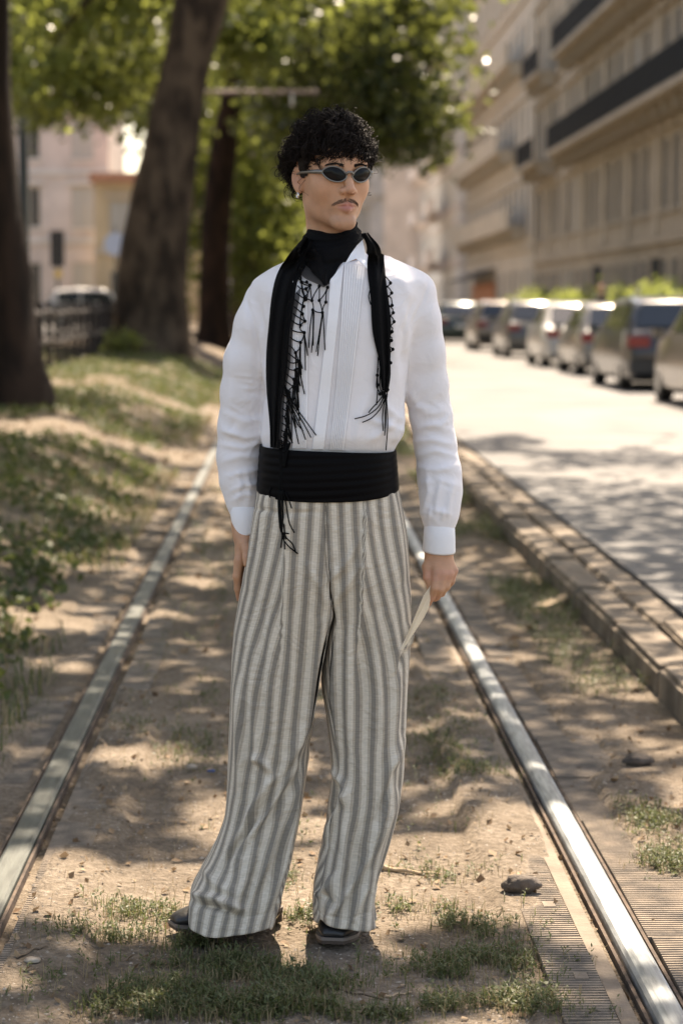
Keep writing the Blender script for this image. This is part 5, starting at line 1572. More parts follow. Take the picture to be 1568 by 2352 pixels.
def net_left(mb):
    e = [(690, 640), (681, 690), (674, 740), (667, 800), (662, 850), (656, 900), (652, 950), (650, 1000), (648, 1030)]
    a = np.array(e, float); kk = np.linspace(0, 1, len(a)); prev = None
    for k in range(26):
        t = k / 25; x = float(interp(t, np.c_[kk, a[:, 0]])); y = float(interp(t, np.c_[kk, a[:, 1]]))
        x2 = x + r4.uniform(8, 22) * (.7 + .5 * math.sin(t * 5)); y2 = y + r4.uniform(4, 20)
        cord(mb, [(x - 4, y), (x + 6, y + 8), (x2, y2)]); knot(mb, x2, y2)
        if prev: cord(mb, [prev, ((prev[0] + x2) / 2 + r4.uniform(-6, 8), (prev[1] + y2) / 2), (x2, y2)])
        prev = (x2, y2)
        if t > .25:
            for q in range(2):
                ln = r4.uniform(45, 130) * (1 if y2 < 930 else .75); dx = r4.uniform(-5, 9)
                cord(mb, [(x2, y2), (x2 + dx * .3 + r4.uniform(-3, 3), y2 + ln * .5), (x2 + dx + r4.uniform(-2, 8), min(y2 + ln, 1018))])
    for dx, yy in ((58, 1005), (46, 1010), (70, 1000), (30, 1020), (40, 990)):
        cord(mb, [(652, 880), (652 + dx * .35, 930), (652 + dx * .8, 975), (652 + dx + 4, yy)])
fringe('fringe', net_left)
def net_right(mb):
    for k in range(12):
        y = 640 + k * 22; x = 888 + 9 * math.sin(k * .4)
        x2, y2 = x + r4.uniform(2, 11), y + r4.uniform(8, 18)
        cord(mb, [(x - 4, y - 6), (x + 5, y + 4), (x2, y2), (x - 2, y + 22)]); knot(mb, x2, y2)
    for x, y in ((866, 862), (868, 884), (882, 880), (889, 885), (878, 902), (886, 910), (890, 895), (872, 905)): knot(mb, x, y)
    for p_ in ([(852, 660), (846, 680), (851, 700)], [(868, 820), (866, 862), (867, 890), (864, 930)], [(880, 870), (884, 892), (879, 915)], [(890, 870), (880, 890), (888, 912)], [(884, 885), (876, 905), (886, 920)],
               [(884, 905), (868, 935), (840, 955), (814, 962)], [(886, 908), (872, 940), (850, 962), (832, 970)], [(882, 905), (866, 925), (852, 940), (846, 948)], [(885, 910), (886, 960), (883, 1000)], [(887, 910), (890, 970), (886, 1034)], [(884, 912), (878, 960), (880, 990)], [(889, 905), (884, 950), (884, 985)],
               [(896, 800), (894, 850), (890, 900)], [(893, 820), (888, 870), (886, 900)], [(874, 850), (878, 880), (884, 905)]):
        cord(mb, p_)
    for k in range(6):
        x = 868 + k * 5; cord(mb, [(x, 850 + r4.uniform(-10, 10)), (x + r4.uniform(-4, 4), 885), (884 + r4.uniform(-5, 5), 915)])
fringe('fringe', net_right)
def tassel_low(mb):
    for k in range(4):
        x = 641 + k * 2.2 + r4.uniform(-1, 1)
        cord(mb, [(x, 1010), (x + r4.uniform(-2, 2), 1080), (x + r4.uniform(-2, 2), 1128)], .0035)
    for p_ in ([(640, 1126), (645, 1180), (648, 1230), (660, 1252), (684, 1272)], [(648, 1126), (650, 1180), (654, 1228), (672, 1250), (680, 1270)], [(642, 1126), (646, 1190), (652, 1236), (654, 1262)], [(644, 1126), (643, 1190), (648, 1225), (645, 1258)],
               [(650, 1126), (658, 1165), (664, 1200), (676, 1224)], [(655, 1130), (664, 1150), (670, 1168)], [(638, 1126), (640, 1180), (646, 1222), (664, 1226)], [(622, 1118), (618, 1134), (620, 1142)], [(646, 1128), (650, 1190), (656, 1240)], [(643, 1128), (640, 1170), (650, 1215)]):
        cord(mb, p_, .006, .0016)
fringe('fringe', tassel_low)

# ------------------------------------------------------------------ hair
def curl_mesh(mb, root, nrm, tang, length, lift, hr, turns, r, seg=22, ph=0.0, grav=.0):
    a = tang; b = nrm.cross(a).normalized()
    pts, rad = [], []
    for i in range(seg):
        t = i / (seg - 1)
        c = root + nrm * (lift * math.sin(min(1, t * 1.7) * math.pi / 2) - .010 * t * t) + a * (length * t) + Vector((0, 0, -grav * t * t))
        w = ph + turns * 2 * math.pi * t
        g = hr * min(1, t * 3) * (1 - .25 * t)
        pts.append(c + nrm * (g * math.sin(w)) + b * (g * math.cos(w)))
        rad.append(r * (1 - .6 * t * t))
    mb.tube(pts, rad, 3, caps=False)
r5 = random.Random(77)
mb = MB()
CE, RE = Vector((0, .014, .036)), Vector((.079, .098, .090))
def hair_ok(p_):
    x, y, z = p_
    if y < -.035: return z > .048 - max(0, abs(x) - .05) * 1.6
    if y < .002 and abs(x) > .066: return z > -.010
    if y < .005: return z > .022 + (-.9 * (y + .0)) * .6
    if y < .036: return z > .026 - (y - .005) * .2
    return z > -.085
cnt = 0
while cnt < 640:
    d = Vector((r5.gauss(0, 1), r5.gauss(0, 1), r5.gauss(.25, 1))).normalized()
    p_ = Vector((CE.x + d.x * RE.x, CE.y + d.y * RE.y, CE.z + d.z * RE.z))
    if not hair_ok(p_): continue
    nrm = Vector((d.x / RE.x, d.y / RE.y, d.z / RE.z)).normalized()
    down = Vector((0, 0, -1)) + Vector((r5.gauss(0, .9), r5.gauss(0, .9), r5.gauss(0, .4)))
    if p_.z > .07: down += Vector((p_.x * 6, -1.3 if p_.y < .04 else .5, 0))
    tang = (down - nrm * down.dot(nrm)).normalized()
    front = p_.y < -.03 and p_.z < .095
    low = p_.z < -.01
    L_ = r5.uniform(.026, .046) if front else r5.uniform(.018, .034) if low else r5.uniform(.03, .06)
    lift = r5.uniform(.006, .016) if low else r5.uniform(.010, .020) if front else r5.uniform(.008, .028)
    if p_.z < .04 and abs(d.x) > .55 and not low: lift *= 1.35
    gv0 = .010
    if abs(p_.x) > .05 and -.03 < p_.y < .045 and p_.z < .06:      # cut short above the ear, brushed back
        L_ *= .5; gv0 = .002; tang = (Vector((0, 1, .1)) - nrm * nrm.y).normalized()
    if abs(p_.x) > .06 and p_.y < .005 and p_.z < .03: L_, lift, tang = .012, .003, (Vector((0, .3, -1)) - nrm * nrm.dot(Vector((0, .3, -1)))).normalized()
    hr = r5.uniform(.006, .0125) if lift > .004 else .002; tn = r5.uniform(.9, 1.9); ph_ = r5.uniform(0, 6.28); gv = r5.uniform(0, gv0)
    for q in range(6):     # a ringlet: strands that share one coil and fray a little
        jit = Vector((r5.gauss(0, .0022), r5.gauss(0, .0022), r5.gauss(0, .0022)))
        rt, nn = HC + HM @ (p_ + jit), HM @ nrm
        tg = HM @ (tang + Vector((r5.gauss(0, .10), r5.gauss(0, .10), r5.gauss(0, .10)))).normalized()
        curl_mesh(mb, rt, nn, tg, L_ * r5.uniform(.85, 1.15), lift * r5.uniform(.9, 1.15), hr * r5.uniform(.85, 1.1), tn, r5.uniform(.0007, .0013), 20, ph_ + r5.gauss(0, .22), gv)
    cnt += 1
for k in range(150):       # loose single hairs standing off the outline
    d = Vector((r5.gauss(0, 1), r5.gauss(0, .7), r5.gauss(.5, 1))).normalized()
    p_ = Vector((CE.x + d.x * RE.x, CE.y + d.y * RE.y, CE.z + d.z * RE.z))
    if not hair_ok(p_): continue
    nrm = Vector((d.x / RE.x, d.y / RE.y, d.z / RE.z)).normalized(); tang = nrm.cross(Vector((r5.gauss(0, 1), r5.gauss(0, 1), r5.gauss(0, 1)))).normalized()
    curl_mesh(mb, HC + HM @ p_, HM @ nrm, HM @ tang, r5.uniform(.02, .04), r5.uniform(.03, .042), r5.uniform(.004, .009), r5.uniform(.6, 1.4), .0006, 16, r5.uniform(0, 6), 0)
# fly-away curls at the outline and the curls on the forehead
for (x, y, z, tx, tz, L_, tn) in ((-.012, -.094, .060, .2, -1, .026, 1.2), (.010, -.095, .058, .3, -1, .028, 1.3), (.030, -.090, .058, .1, -1, .022, 1.0), (-.032, -.088, .062, -.2, -1, .026, 1.1), (.002, -.096, .064, -.4, -1, .024, 1.2), (.048, -.075, .055, .3, -1, .02, 1.0), (-.048, -.078, .058, -.3, -1, .024, 1.0)):
    for q in range(9):
        rt = HC + HM @ Vector((x + r5.uniform(-.01, .01), y + .004, z + r5.uniform(-.004, .008)))
        curl_mesh(mb, rt, HM @ Vector((0, -1, .2)).normalized(), HM @ Vector((tx + r5.uniform(-.3, .3), -.1, tz)).normalized(), L_ * r5.uniform(.9, 1.45), .010, r5.uniform(.004, .008), tn, r5.uniform(.001, .0016), 18, r5.uniform(0, 6), .003)
hair = tag(own(mb.build('hair', M['hair'], None, True)), kind='stuff')
# scalp under the curls
bm = bmesh.new(); bmesh.ops.create_icosphere(bm, subdivisions=5, radius=1)
for v in bm.verts:
    n_ = v.co.normalized(); k = 1.11 + .05 * mnoise.noise(n_ * 6)
    v.co = Vector((CE.x + n_.x * RE.x * k, CE.y + n_.y * RE.y * k, CE.z + n_.z * RE.z * k))
dead = [v for v in bm.verts if not hair_ok(Vector((CE.x + (v.co.x - CE.x) / 1.1, CE.y + (v.co.y - CE.y) / 1.1, CE.z + (v.co.z - CE.z) / 1.1)) - Vector((0, 0, .004)))]
bmesh.ops.delete(bm, geom=dead, context='VERTS')
for v in bm.verts: v.co = HC + HM @ v.co
me = bpy.data.meshes.new('under_hair'); bm.to_mesh(me); bm.free()
own(fin('under_hair', me, M['hair'], None, True), hair)
# moustache and eyebrows
def face_pt(x, z, off):
    o = HC + HM @ Vector((x, -.25, z)); d = HM @ Vector((0, 1, 0))
    h = bvh_body.ray_cast(o, d)
    return (h[0] - d * off) if h[0] is not None else HC + HM @ Vector((x, -.09, z))
me = body.data
vb = np.empty(len(me.vertices) * 3); me.vertices.foreach_get('co', vb); vb = vb.reshape(-1, 3)
bvh_body = BVHTree.FromPolygons(vb.tolist(), [tuple(p_.vertices) for p_ in me.polygons])
mb = MB()
for k in range(240):
    s_ = r5.choice((-1, 1)); u = r5.uniform(.03, 1)
    x = s_ * u * .030; z = -.0570 - .0105 * u**2.2 + r5.uniform(-.0058, .0034) * (1 - .4 * u)
    p0 = face_pt(x, z, .0005); p1 = face_pt(x + s_ * .0045, z - .0035 - .001 * u, .0016)
    mb.tube([p0, (p0 + p1) / 2 + HM @ Vector((0, -.001, 0)), p1], [.00035, .00034, .00012], 3, caps=False)
tag(own(mb.build('moustache', M['stubble'])), kind='stuff')
mb = MB()
for s_ in (-1, 1):
    for k in range(150):
        u = r5.uniform(0, 1); x = s_ * (.012 + .036 * u); z = .0185 + .0065 * math.sin(u * 2.3) - .003 * u + r5.uniform(-.0035, .0035) * (1 - .5 * u)
        p0 = face_pt(x, z, .0005); p1 = face_pt(x + s_ * .005, z + .002 - .004 * u, .002)
        mb.tube([p0, p1], [.0006, .0002], 3, caps=False)
tag(own(mb.build('eyebrows', M['hair'])), kind='stuff')

# ------------------------------------------------------------------ sunglasses
gl = own(bpy.data.objects.new('sunglasses', None)); COL.objects.link(gl)
def gy_(x): return -.1075 + 5.4 * x * x
def lens_pt(s_, w, k=1.0, out=0.0):
    c, n = math.cos(w), math.sin(w)
    x = .0335 + .0265 * k * c
    z = -.0005 + .0168 * k * n * (1 - .30 * abs(c)**3) + .0045 * c
    return HC + HM @ Vector((s_ * x, gy_(x) - out, z))
for s_ in (-1, 1):
    n = 40; ring = [lens_pt(s_, 2 * math.pi * i / n) for i in range(n)]
    mb = MB(); mb.tube(ring + ring[:2], [.0018] * (n + 2), 8, caps=False); own(mb.build('rim', M['metal'], None, True), gl)
    V = [lens_pt(s_, 0, 0, .0025)]; F = []
    for q, k in enumerate((.35, .7, 1.0)):
        V += [lens_pt(s_, 2 * math.pi * i / n, k, .0025 * (1 - k * k)) for i in range(n)]
    F += [(0, 1 + i, 1 + (i + 1) % n) for i in range(n)]
    for q in range(2):
        F += [(1 + q * n + i, 1 + (q + 1) * n + i, 1 + (q + 1) * n + (i + 1) % n, 1 + q * n + (i + 1) % n) for i in range(n)]
    own(mesh_obj('lens', V, F, M['lens'], smooth=True), gl)
    mb = MB(); mb.tube([HC + HM @ Vector(p_) for p_ in ((s_ * .059, gy_(.059), .004), (s_ * .0665, -.078, .005), (s_ * .0735, -.05, .005), (s_ * .080, -.01, .004), (s_ * .081, .012, .0))], [.0045, .0050, .0042, .003, .0025], 8, flat=1); own(mb.build('temple', M['metal'], None, True), gl)
mb = MB(); mb.tube([HC + HM @ Vector(p_) for p_ in ((-.0095, gy_(.0095) - .0005, -.001), (-.004, -.1105, .0045), (.004, -.1105, .0045), (.0095, gy_(.0095) - .0005, -.001))], [.0034, .003, .003, .0034], 8); own(mb.build('bridge', M['metal'], None, True), gl)
# earring
ep = HC + HM @ Vector((-.0815, .006, -.046))
mb = MB(); mb.tube([ep + Vector((.0052 * math.sin(a_) * .4, -.0052 * math.sin(a_) * .9, .0062 * math.cos(a_) - .002)) for a_ in np.linspace(0, 2 * math.pi, 18)], .0017, 7, caps=False); own(mb.build('earring', M['silver'], None, True))

# ------------------------------------------------------------------ boots
def boot(heel, toe, zs, shaft):
    """heel and toe: ground points; the foot is a loft of sections along the line between them"""
    heel, toe = Vector(heel), Vector(toe)
    ax = (toe - heel); L_ = ax.length; ax.normalize(); sd_ = Vector((ax.y, -ax.x, 0))
    root = own(bpy.data.objects.new('boot', None)); COL.objects.link(root)
    st = [(0, .026, .028, .085), (.04, .034, .028, .12), (.12, .036, .028, .125), (.22, .036, .026, .115), (.34, .037, .022, .098), (.48, .042, .016, .084), (.62, .046, .012, .070), (.76, .045, .012, .060), (.86, .040, .014, .054), (.93, .033, .017, .049), (.98, .027, .019, .043), (1.0, .022, .022, .036)]
    ts = np.linspace(0, 1, 40); hw_, z0, z1 = interp(ts, st)
    V, F = [], []; n = 20
    for t, w, a, b in zip(ts, hw_, z0, z1):
        for j in range(n):
            q = 2 * math.pi * j / n
            c, s_ = math.cos(q), math.sin(q)
            x = w * (1 if c > 0 else -1) * abs(c)**(.75)
            zz = (a + (b - a) * (.5 + .5 * (1 if s_ > 0 else -1) * abs(s_)**(.8)))
            x *= 1 - .30 * max(0, s_)**1.5
            V.append(heel + ax * (t * L_) + sd_ * x + Vector((0, 0, zz)))
    for i in range(39):
        for j in range(n):
            F.append((i * n + j, i * n + (j + 1) % n, (i + 1) * n + (j + 1) % n, (i + 1) * n + j))
    F.append(tuple(range(n))[::-1]); F.append(tuple(39 * n + j for j in range(n)))
    own(mesh_obj('upper', V, [f[::-1] for f in F], M['leather'], smooth=True), root)
    def slab(name, t0, t1, gz, hz, m, grow):
        V, F = [], []; tt = np.linspace(t0, t1, 26); w_ = interp(np.clip(tt, 0, 1), [(r_[0], r_[1]) for r_ in st]) + grow
        for t, w in zip(tt, w_):
            lo = gz(t); hi = hz(t)
            for x, zz in ((-w, lo), (w, lo), (w, hi), (-w, hi)):
                V.append(heel + ax * (t * L_) + sd_ * x + Vector((0, 0, zz)))
        for i in range(25):
            for j in range(4): F.append((i * 4 + j, (i + 1) * 4 + j, (i + 1) * 4 + (j + 1) % 4, i * 4 + (j + 1) % 4))
        F.append((0, 1, 2, 3)); F.append((103, 102, 101, 100))
        own(mesh_obj(name, V, F, m), root)
    rise = lambda t: .022 * max(0, .42 - t) / .42 + .008 * max(0, t - .72) / .28
    slab('welt', -.005, 1.012, lambda t: rise(t) + .008, lambda t: rise(t) + .0155, M['welt'], .005)
    slab('sole', -.005, 1.008, lambda t: rise(t), lambda t: rise(t) + .0078, M['sole'], .003)
    slab('heel', -.002, .24, lambda t: 0.0, lambda t: rise(t) + .0005, M['sole'], .0015)
    # shaft hidden in the trousers
    V, F = [], []; n = 18
    top = Vector(shaft)
    bse = heel + ax * (.14 * L_) + Vector((0, 0, .10))
    for t in np.linspace(0, 1, 8):
        c = bse.lerp(top, t); r_ = .042 + .008 * t
        for j in range(n):
            q = 2 * math.pi * j / n; V.append(c + Vector((r_ * math.cos(q), r_ * math.sin(q), 0)))
    for i in range(7):
        for j in range(n): F.append((i * n + j, i * n + (j + 1) % n, (i + 1) * n + (j + 1) % n, (i + 1) * n + j))
    own(mesh_obj('shaft', V, F, M['leather'], smooth=True), root)
    return root
zt_ = .0
tL = G(398, 2140); hL = Vector((tL.x + .25, tL.y + .11, 0))
boot(hL, tL, 0, Q(560, 1990, .05))
tR = G(764, 2176); hR = Vector((tR.x + .045, tR.y + .27, 0))
boot(hR, tR, 0, Q(790, 1990, .0))

# ------------------------------------------------------------------ paper in the hand
M['paper'] = cloth_mat('cream_paper', (.88, .80, .66), .8, bump=.05, trans=.5, sheen=0)
pp = [(1001, 1326, -.040), (992, 1345, -.041), (983, 1395, -.046), (972, 1418, -.050), (950, 1452, -.060), (922, 1494, -.085), (918, 1492, -.085), (938, 1450, -.060), (957, 1404, -.050), (972, 1368, -.044)]
Vp = [Q(x, y, d_) for x, y, d_ in pp]; n = len(Vp)
Vb = [v + Vector((.002, .0022, 0)) for v in Vp]
fold_ = [Q(996, 1340, -.040), Q(975, 1390, -.052), Q(920, 1493, -.088)]
mb = MB()
mb.add(Vp + Vb, [tuple(range(n))[::-1], tuple(range(n, 2 * n))] + [(i, (i + 1) % n, (i + 1) % n + n, i + n) for i in range(n)])
po = mb.build('folded_paper', M['paper'])
tag(po, "narrow cream folded paper held in the person's hand beside the trousers", 'paper')

# ================================================================== GROUND COVER AND SMALL THINGS
M['weed'] = leaf_mat('weed_leaf', (.045, .062, .022), (.10, .115, .045), .3, .5, .3, tcol=(.17, .20, .06))
M['straw'] = leaf_mat('dry_grass', (.22, .165, .09), (.34, .27, .16), .25, .7, .2)
M['ivy'] = leaf_mat('ground_cover_leaf', (.030, .048, .016), (.085, .105, .034), .3, .5, .3, tcol=(.14, .17, .045))
M['litter'] = leaf_mat('dead_leaf', (.13, .075, .04), (.34, .25, .16), .15, .7, .2)
def sprigs(pts, hmin, hmax, leaf, rs, per=8):
    """low weeds: leaves along short leaning stems"""
    n = len(pts)
    h = rs.uniform(hmin, hmax, n)
    lean = rs.normal(size=(n, 2)) * .6
    V, F = [], []
    t = np.linspace(.15, 1, per)[None, :, None]
    base = pts[:, None, :]
    tip = np.concatenate([lean * h[:, None], h[:, None]], 1)[:, None, :]
    c = base + tip * t
    c = c.reshape(-1, 3)
    m = len(c)
    az = rs.uniform(0, 2 * math.pi, m); el = rs.uniform(-.2, 1.0, m)
    dv = np.stack([np.cos(az) * np.cos(el), np.sin(az) * np.cos(el), np.sin(el)], 1)
    sd_ = np.stack([-np.sin(az), np.cos(az), rs.normal(size=m) * .3], 1)
    L_ = (np.repeat(np.broadcast_to(leaf, n), per) * rs.uniform(.6, 1.4, m))[:, None]
    v = np.stack([c, c + dv * L_ * .5 + sd_ * L_ * .17, c + dv * L_, c + dv * L_ * .5 - sd_ * L_ * .17], 1).reshape(-1, 3)
    return v, np.arange(len(v)).reshape(-1, 4)
def blades(pts, hmin, hmax, w, rs):
    n = len(pts); h = rs.uniform(hmin, hmax, n)[:, None]
    az = rs.uniform(0, 2 * math.pi, n); bend = rs.uniform(.1, .9, n)[:, None]
    dv = np.stack([np.cos(az), np.sin(az), 0 * az], 1); sd_ = np.stack([-np.sin(az), np.cos(az), 0 * az], 1) * w
    up = np.array([0, 0, 1.0])
    mid = pts + up * h * .6 + dv * h * bend * .3; tip = pts + up * h * (1 - .35 * bend) + dv * h * bend
    v = np.stack([pts - sd_, pts + sd_, mid + sd_ * .7, mid - sd_ * .7, tip - sd_ * .1, tip + sd_ * .1], 1).reshape(-1, 3)
    k = np.arange(n)[:, None] * 6
    return v, np.concatenate([k + np.array([[0, 1, 2, 3]]), k + np.array([[3, 2, 5, 4]])])
rs = np.random.default_rng(55)
patch = [(560, 2215, .20, .09, 430), (690, 2260, .16, .08, 260), (480, 2290, .22, .08, 520), (800, 2330, .30, .05, 220), (350, 2250, .2, .1, 200), (430, 2165, .08, .03, 90), (330, 2085, .12, .08, 110), (250, 2145, .12, .06, 100), (620, 2310, .3, .06, 500),
         (1050, 2120, .12, .10, 190), (1120, 2200, .12, .08, 230), (1010, 2240, .16, .09, 220), (1200, 2290, .08, .06, 110), (960, 2080, .10, .06, 50), (1000, 1990, .10, .10, 45), (1080, 1760, .12, .22, 170), (1010, 1700, .12, .3, 150), (960, 1600, .15, .4, 130), (1150, 2320, .15, .05, 160),
         (470, 1580, .10, .25, 70), (430, 1720, .16, .35, 120), (330, 1680, .1, .2, 50), (640, 1990, .05, .2, 60), (690, 2100, .05, .06, 50), (1500, 1900, .07, .22, 200), (1545, 1990, .06, .12, 160), (680, 1900, .2, .5, 60), (900, 2310, .2, .05, 90)]
P1, P2 = [], []
for x, y, rx, ry, n in patch:
    c = G(x, y)
    q = rs.normal(size=(n, 2)) * np.array([rx, ry]) * .62 + np.array([c.x, c.y])
    nz_ = fbm(q[:, 0] * 9, q[:, 1] * 9, 61, 2)
    P1.append(q[nz_ > .44])
kx = np.stack([rs.uniform(1.08, 1.385, 3600), rs.uniform(6.2, 26, 3600)], 1); kx = kx[fbm(kx[:, 0] * 2.5, kx[:, 1] * .9, 71, 2) > .45]
lx = np.stack([rs.uniform(-1.5, -.92, 500), rs.uniform(4.6, 9, 500)], 1)
tr = np.stack([rs.uniform(-.6, .62, 1500), rs.uniform(6, 26, 1500)], 1); tr = tr[fbm(tr[:, 0] * 3, tr[:, 1] * 1.2, 72, 2) > .57]
def on(q, dz=0.0): return np.concatenate([q, (ground_z(q[:, 0], q[:, 1]) + dz)[:, None]], 1)
near = on(np.concatenate(P1)); far = on(np.concatenate([kx, lx, tr]))
V1_, F1_ = sprigs(near, .008, .036, .0115, rs, 11); V2_, F2_ = sprigs(far, .015, .085, np.clip(.009 + .0011 * (far[:, 1] - 5), .009, .03), rs, 14)
tag(mesh_obj('weeds', np.concatenate([V1_, V2_]), np.concatenate([F1_, F2_ + len(V1_)]), M['weed']), 'low green weeds growing in patches on the track soil', 'weeds', kind='stuff')
q = np.concatenate([near[rs.integers(0, len(near), 4500), :2] + rs.normal(size=(4500, 2)) * .05, np.stack([rs.uniform(-.6, .6, 900), rs.uniform(4.6, 8, 900)], 1)])
V3, F3 = blades(on(q), .012, .05, .0009, rs)
tag(mesh_obj('dry_grass', V3, F3, M['straw']), 'thin straw coloured grass blades among the weeds', 'grass', kind='stuff')
q = np.concatenate([near[rs.integers(0, len(near), 4000), :2] + rs.normal(size=(4000, 2)) * .035, far[rs.integers(0, len(far), 4000), :2] + rs.normal(size=(4000, 2)) * .05])
V3, F3 = blades(on(q), .015, .05, .0012, rs)
tag(mesh_obj('grass', V3, F3, M['weed']), 'short green grass blades among the weeds', 'grass', kind='stuff')
# bank: leafy ground cover
n = 60000
q = np.stack([-1.0 - 5.5 * rs.uniform(0, 1, n)**1.5, 5.5 + 42 * rs.uniform(0, 1, n)**1.3], 1)
nz_ = fbm(q[:, 0] * 1.2, q[:, 1] * .8, 81, 3)
bare = np.exp(-(((q[:, 1] - (21.2 + .8 * (q[:, 0] + 2))) / 1.5)**2)) * .35 + .25 * np.exp(-((q[:, 1] - 30) / 1.2)**2)
edge = sstep(-1.0, -1.35, q[:, 0] + .22 * (fbm(q[:, 1] * 1.1, q[:, 0], 83, 2) - .5))
q = q[(nz_ - bare > .365) & (rs.uniform(0, 1, n) < edge)]
pp_ = on(q); pp_[:, 2] += rs.uniform(0, .07, len(pp_)) * (.4 + fbm(q[:, 0] * 2, q[:, 1] * 2, 85, 2))
v, f = leaf_quads(pp_, .055, up=1.2, rs=rs)
tag(mesh_obj('ground_cover', v, f, M['ivy']), 'dark leafy ground cover over the bank', 'plants', kind='stuff')
# grass on the bank, green and dry
n = 26000
q = np.stack([-.95 - 4.5 * rs.uniform(0, 1, n)**1.3, 5.0 + 40 * rs.uniform(0, 1, n)**1.2], 1)
q = q[fbm(q[:, 0] * .9, q[:, 1] * .6, 91, 3) - .2 * np.exp(-(((q[:, 1] - (21.2 + .8 * (q[:, 0] + 2))) / 1.3)**2)) > .36]
h_ = len(q) // 2
V3, F3 = blades(on(q[:h_]), .05, .16, .004, rs)
tag(mesh_obj('bank_grass', V3, F3, M['weed']), 'green grass standing on the bank left of the track', 'grass', kind='stuff')
V3, F3 = blades(on(q[h_:]), .04, .13, .004, rs)
tag(mesh_obj('bank_dry_grass', V3, F3, M['straw']), 'dry yellow grass standing on the bank left of the track', 'grass', kind='stuff')
# dead leaves and chips
q = np.concatenate([np.stack([rs.uniform(-.75, 1.35, 1500), rs.uniform(4.5, 8.5, 1500)], 1), np.stack([rs.uniform(-4, 1.35, 1500), rs.uniform(8, 30, 1500)], 1)])
pl = on(q, .006)
v, f = leaf_quads(pl, .035, up=3.0, rs=rs)
sc_ = np.where(pl[:, 1] > 9, 1.7, rs.uniform(.15, .85, len(pl)))
v = (v.reshape(-1, 4, 3) - pl[:, None, :]) * sc_[:, None, None] + pl[:, None, :]
tag(mesh_obj('leaf_litter', v.reshape(-1, 3), f, M['litter']), 'scattered dead leaves and chips on the soil', 'leaf litter', kind='stuff')
# pebbles
n = 6500
q = np.stack([rs.uniform(-.7, 1.3, n), 4.5 + 5 * rs.uniform(0, 1, n)**1.5], 1); pb = on(q)
oct_ = np.array([(1, 0, 0), (0, 1, 0), (-1, 0, 0), (0, -1, 0), (0, 0, .7), (0, 0, -.7)]); of = [(0, 1, 4), (1, 2, 4), (2, 3, 4), (3, 0, 4), (1, 0, 5), (2, 1, 5), (3, 2, 5), (0, 3, 5)]
r_ = rs.uniform(.0012, .0052, n) * rs.uniform(.6, 1.4, n)
v = (oct_[None] * (1 + rs.uniform(-.35, .35, (n, 6, 3))) * r_[:, None, None] + pb[:, None, :]).reshape(-1, 3)
f = (np.array(of)[None] + (np.arange(n) * 6)[:, None, None]).reshape(-1, 3)
M['pebble'] = mat('pebble', (.16, .125, .09), .9, color2=(.42, .36, .29), scale=30, lo=.3, hi=.7)
tag(mesh_obj('gravel', v, f, M['pebble']), 'fine gravel strewn over the soil', 'gravel', kind='stuff')
# twigs, clod, chips
M['twig'] = mat('twig_bark', (.10, .07, .045), .9, var=.3, scale=40)
M['twig_pale'] = mat('pale_twig', (.38, .28, .18), .9, var=.2, scale=40)
def twig(label, px, r0, m):
    a = [G(x, y) for x, y in px]
    pts = []
    for i in range(len(a) - 1):
        for t in np.linspace(0, 1, 6)[:-1]:
            p_ = a[i].lerp(a[i + 1], t); p_.z = gzs(p_.x, p_.y) + r0 * .9 + .002 * math.sin(9 * t + i); pts.append(p_)
    e = a[-1].copy(); e.z = gzs(e.x, e.y) + r0; pts.append(e)
    mb = MB(); mb.tube(pts, list(np.linspace(r0, r0 * .45, len(pts))), 6)
    return tag(mb.build('twig', m, None, True), label, 'twig')
twig('long dark twig lying below the boots', [(640, 2212), (700, 2250), (760, 2268), (880, 2300)], .004, M['twig'])
twig('pale straight stick right of the trouser leg', [(872, 1984), (930, 1988), (1010, 1996)], .007, M['twig_pale'])
twig('short curved twig near the weeds on the right', [(880, 2292), (915, 2280), (945, 2274)], .0035, M['twig_pale'])
twig('thin dark twig at the left rail, near the bottom', [(40, 2210), (80, 2190), (110, 2186)], .003, M['twig'])
def lump(label, x, y, r, sq, m, name, cat, seed):
    bm = bmesh.new(); bmesh.ops.create_icosphere(bm, subdivisions=3, radius=1); c = G(x, y)
    for v in bm.verts:
        n_ = v.co.normalized(); k = 1 + .28 * mnoise.noise(n_ * 1.6 + Vector((seed, 0, 0))) + .10 * mnoise.noise(n_ * 4.5 + Vector((seed, 3, 0)))
        v.co = Vector((n_.x * r * sq[0], n_.y * r * sq[1], n_.z * r * sq[2])) * k
    me = bpy.data.meshes.new(name); bm.to_mesh(me); bm.free()
    o = fin(name, me, m, None, True); o.location = (c.x, c.y, max(0, gzs(c.x, c.y)) + r * sq[2] * .75)
    return tag(o, label, cat)
M['clod'] = mat('dark_clod', (.045, .035, .028), .9, color2=(.12, .095, .075), scale=25, bump=.8, bscale=60)
lump('dark brown clod beside the ribbed strip at the shiny rail', 1196, 2052, .042, (1.15, .7, .62), M['clod'], 'clod', 'clod', 2)
lump('small dark lump of earth by the kerb', 1465, 1768, .035, (1.4, .8, .6), M['clod'], 'clod', 'clod', 5)
lump('pale stone left of the trousers', 440, 1765, .014, (1.3, .9, .6), M['pebble'], 'stone', 'stone', 7)
lump('flat pale stone near the bottom left corner', 76, 2215, .016, (1.2, .9, .45), M['pebble'], 'stone', 'stone', 9)
M['bluefoil'] = mat('blue_wrapper', (.02, .05, .16), .4)
lump('tiny crumpled blue wrapper left of the trousers', 485, 1773, .010, (1.4, .7, .5), M['bluefoil'], 'wrapper', 'wrapper', 12)
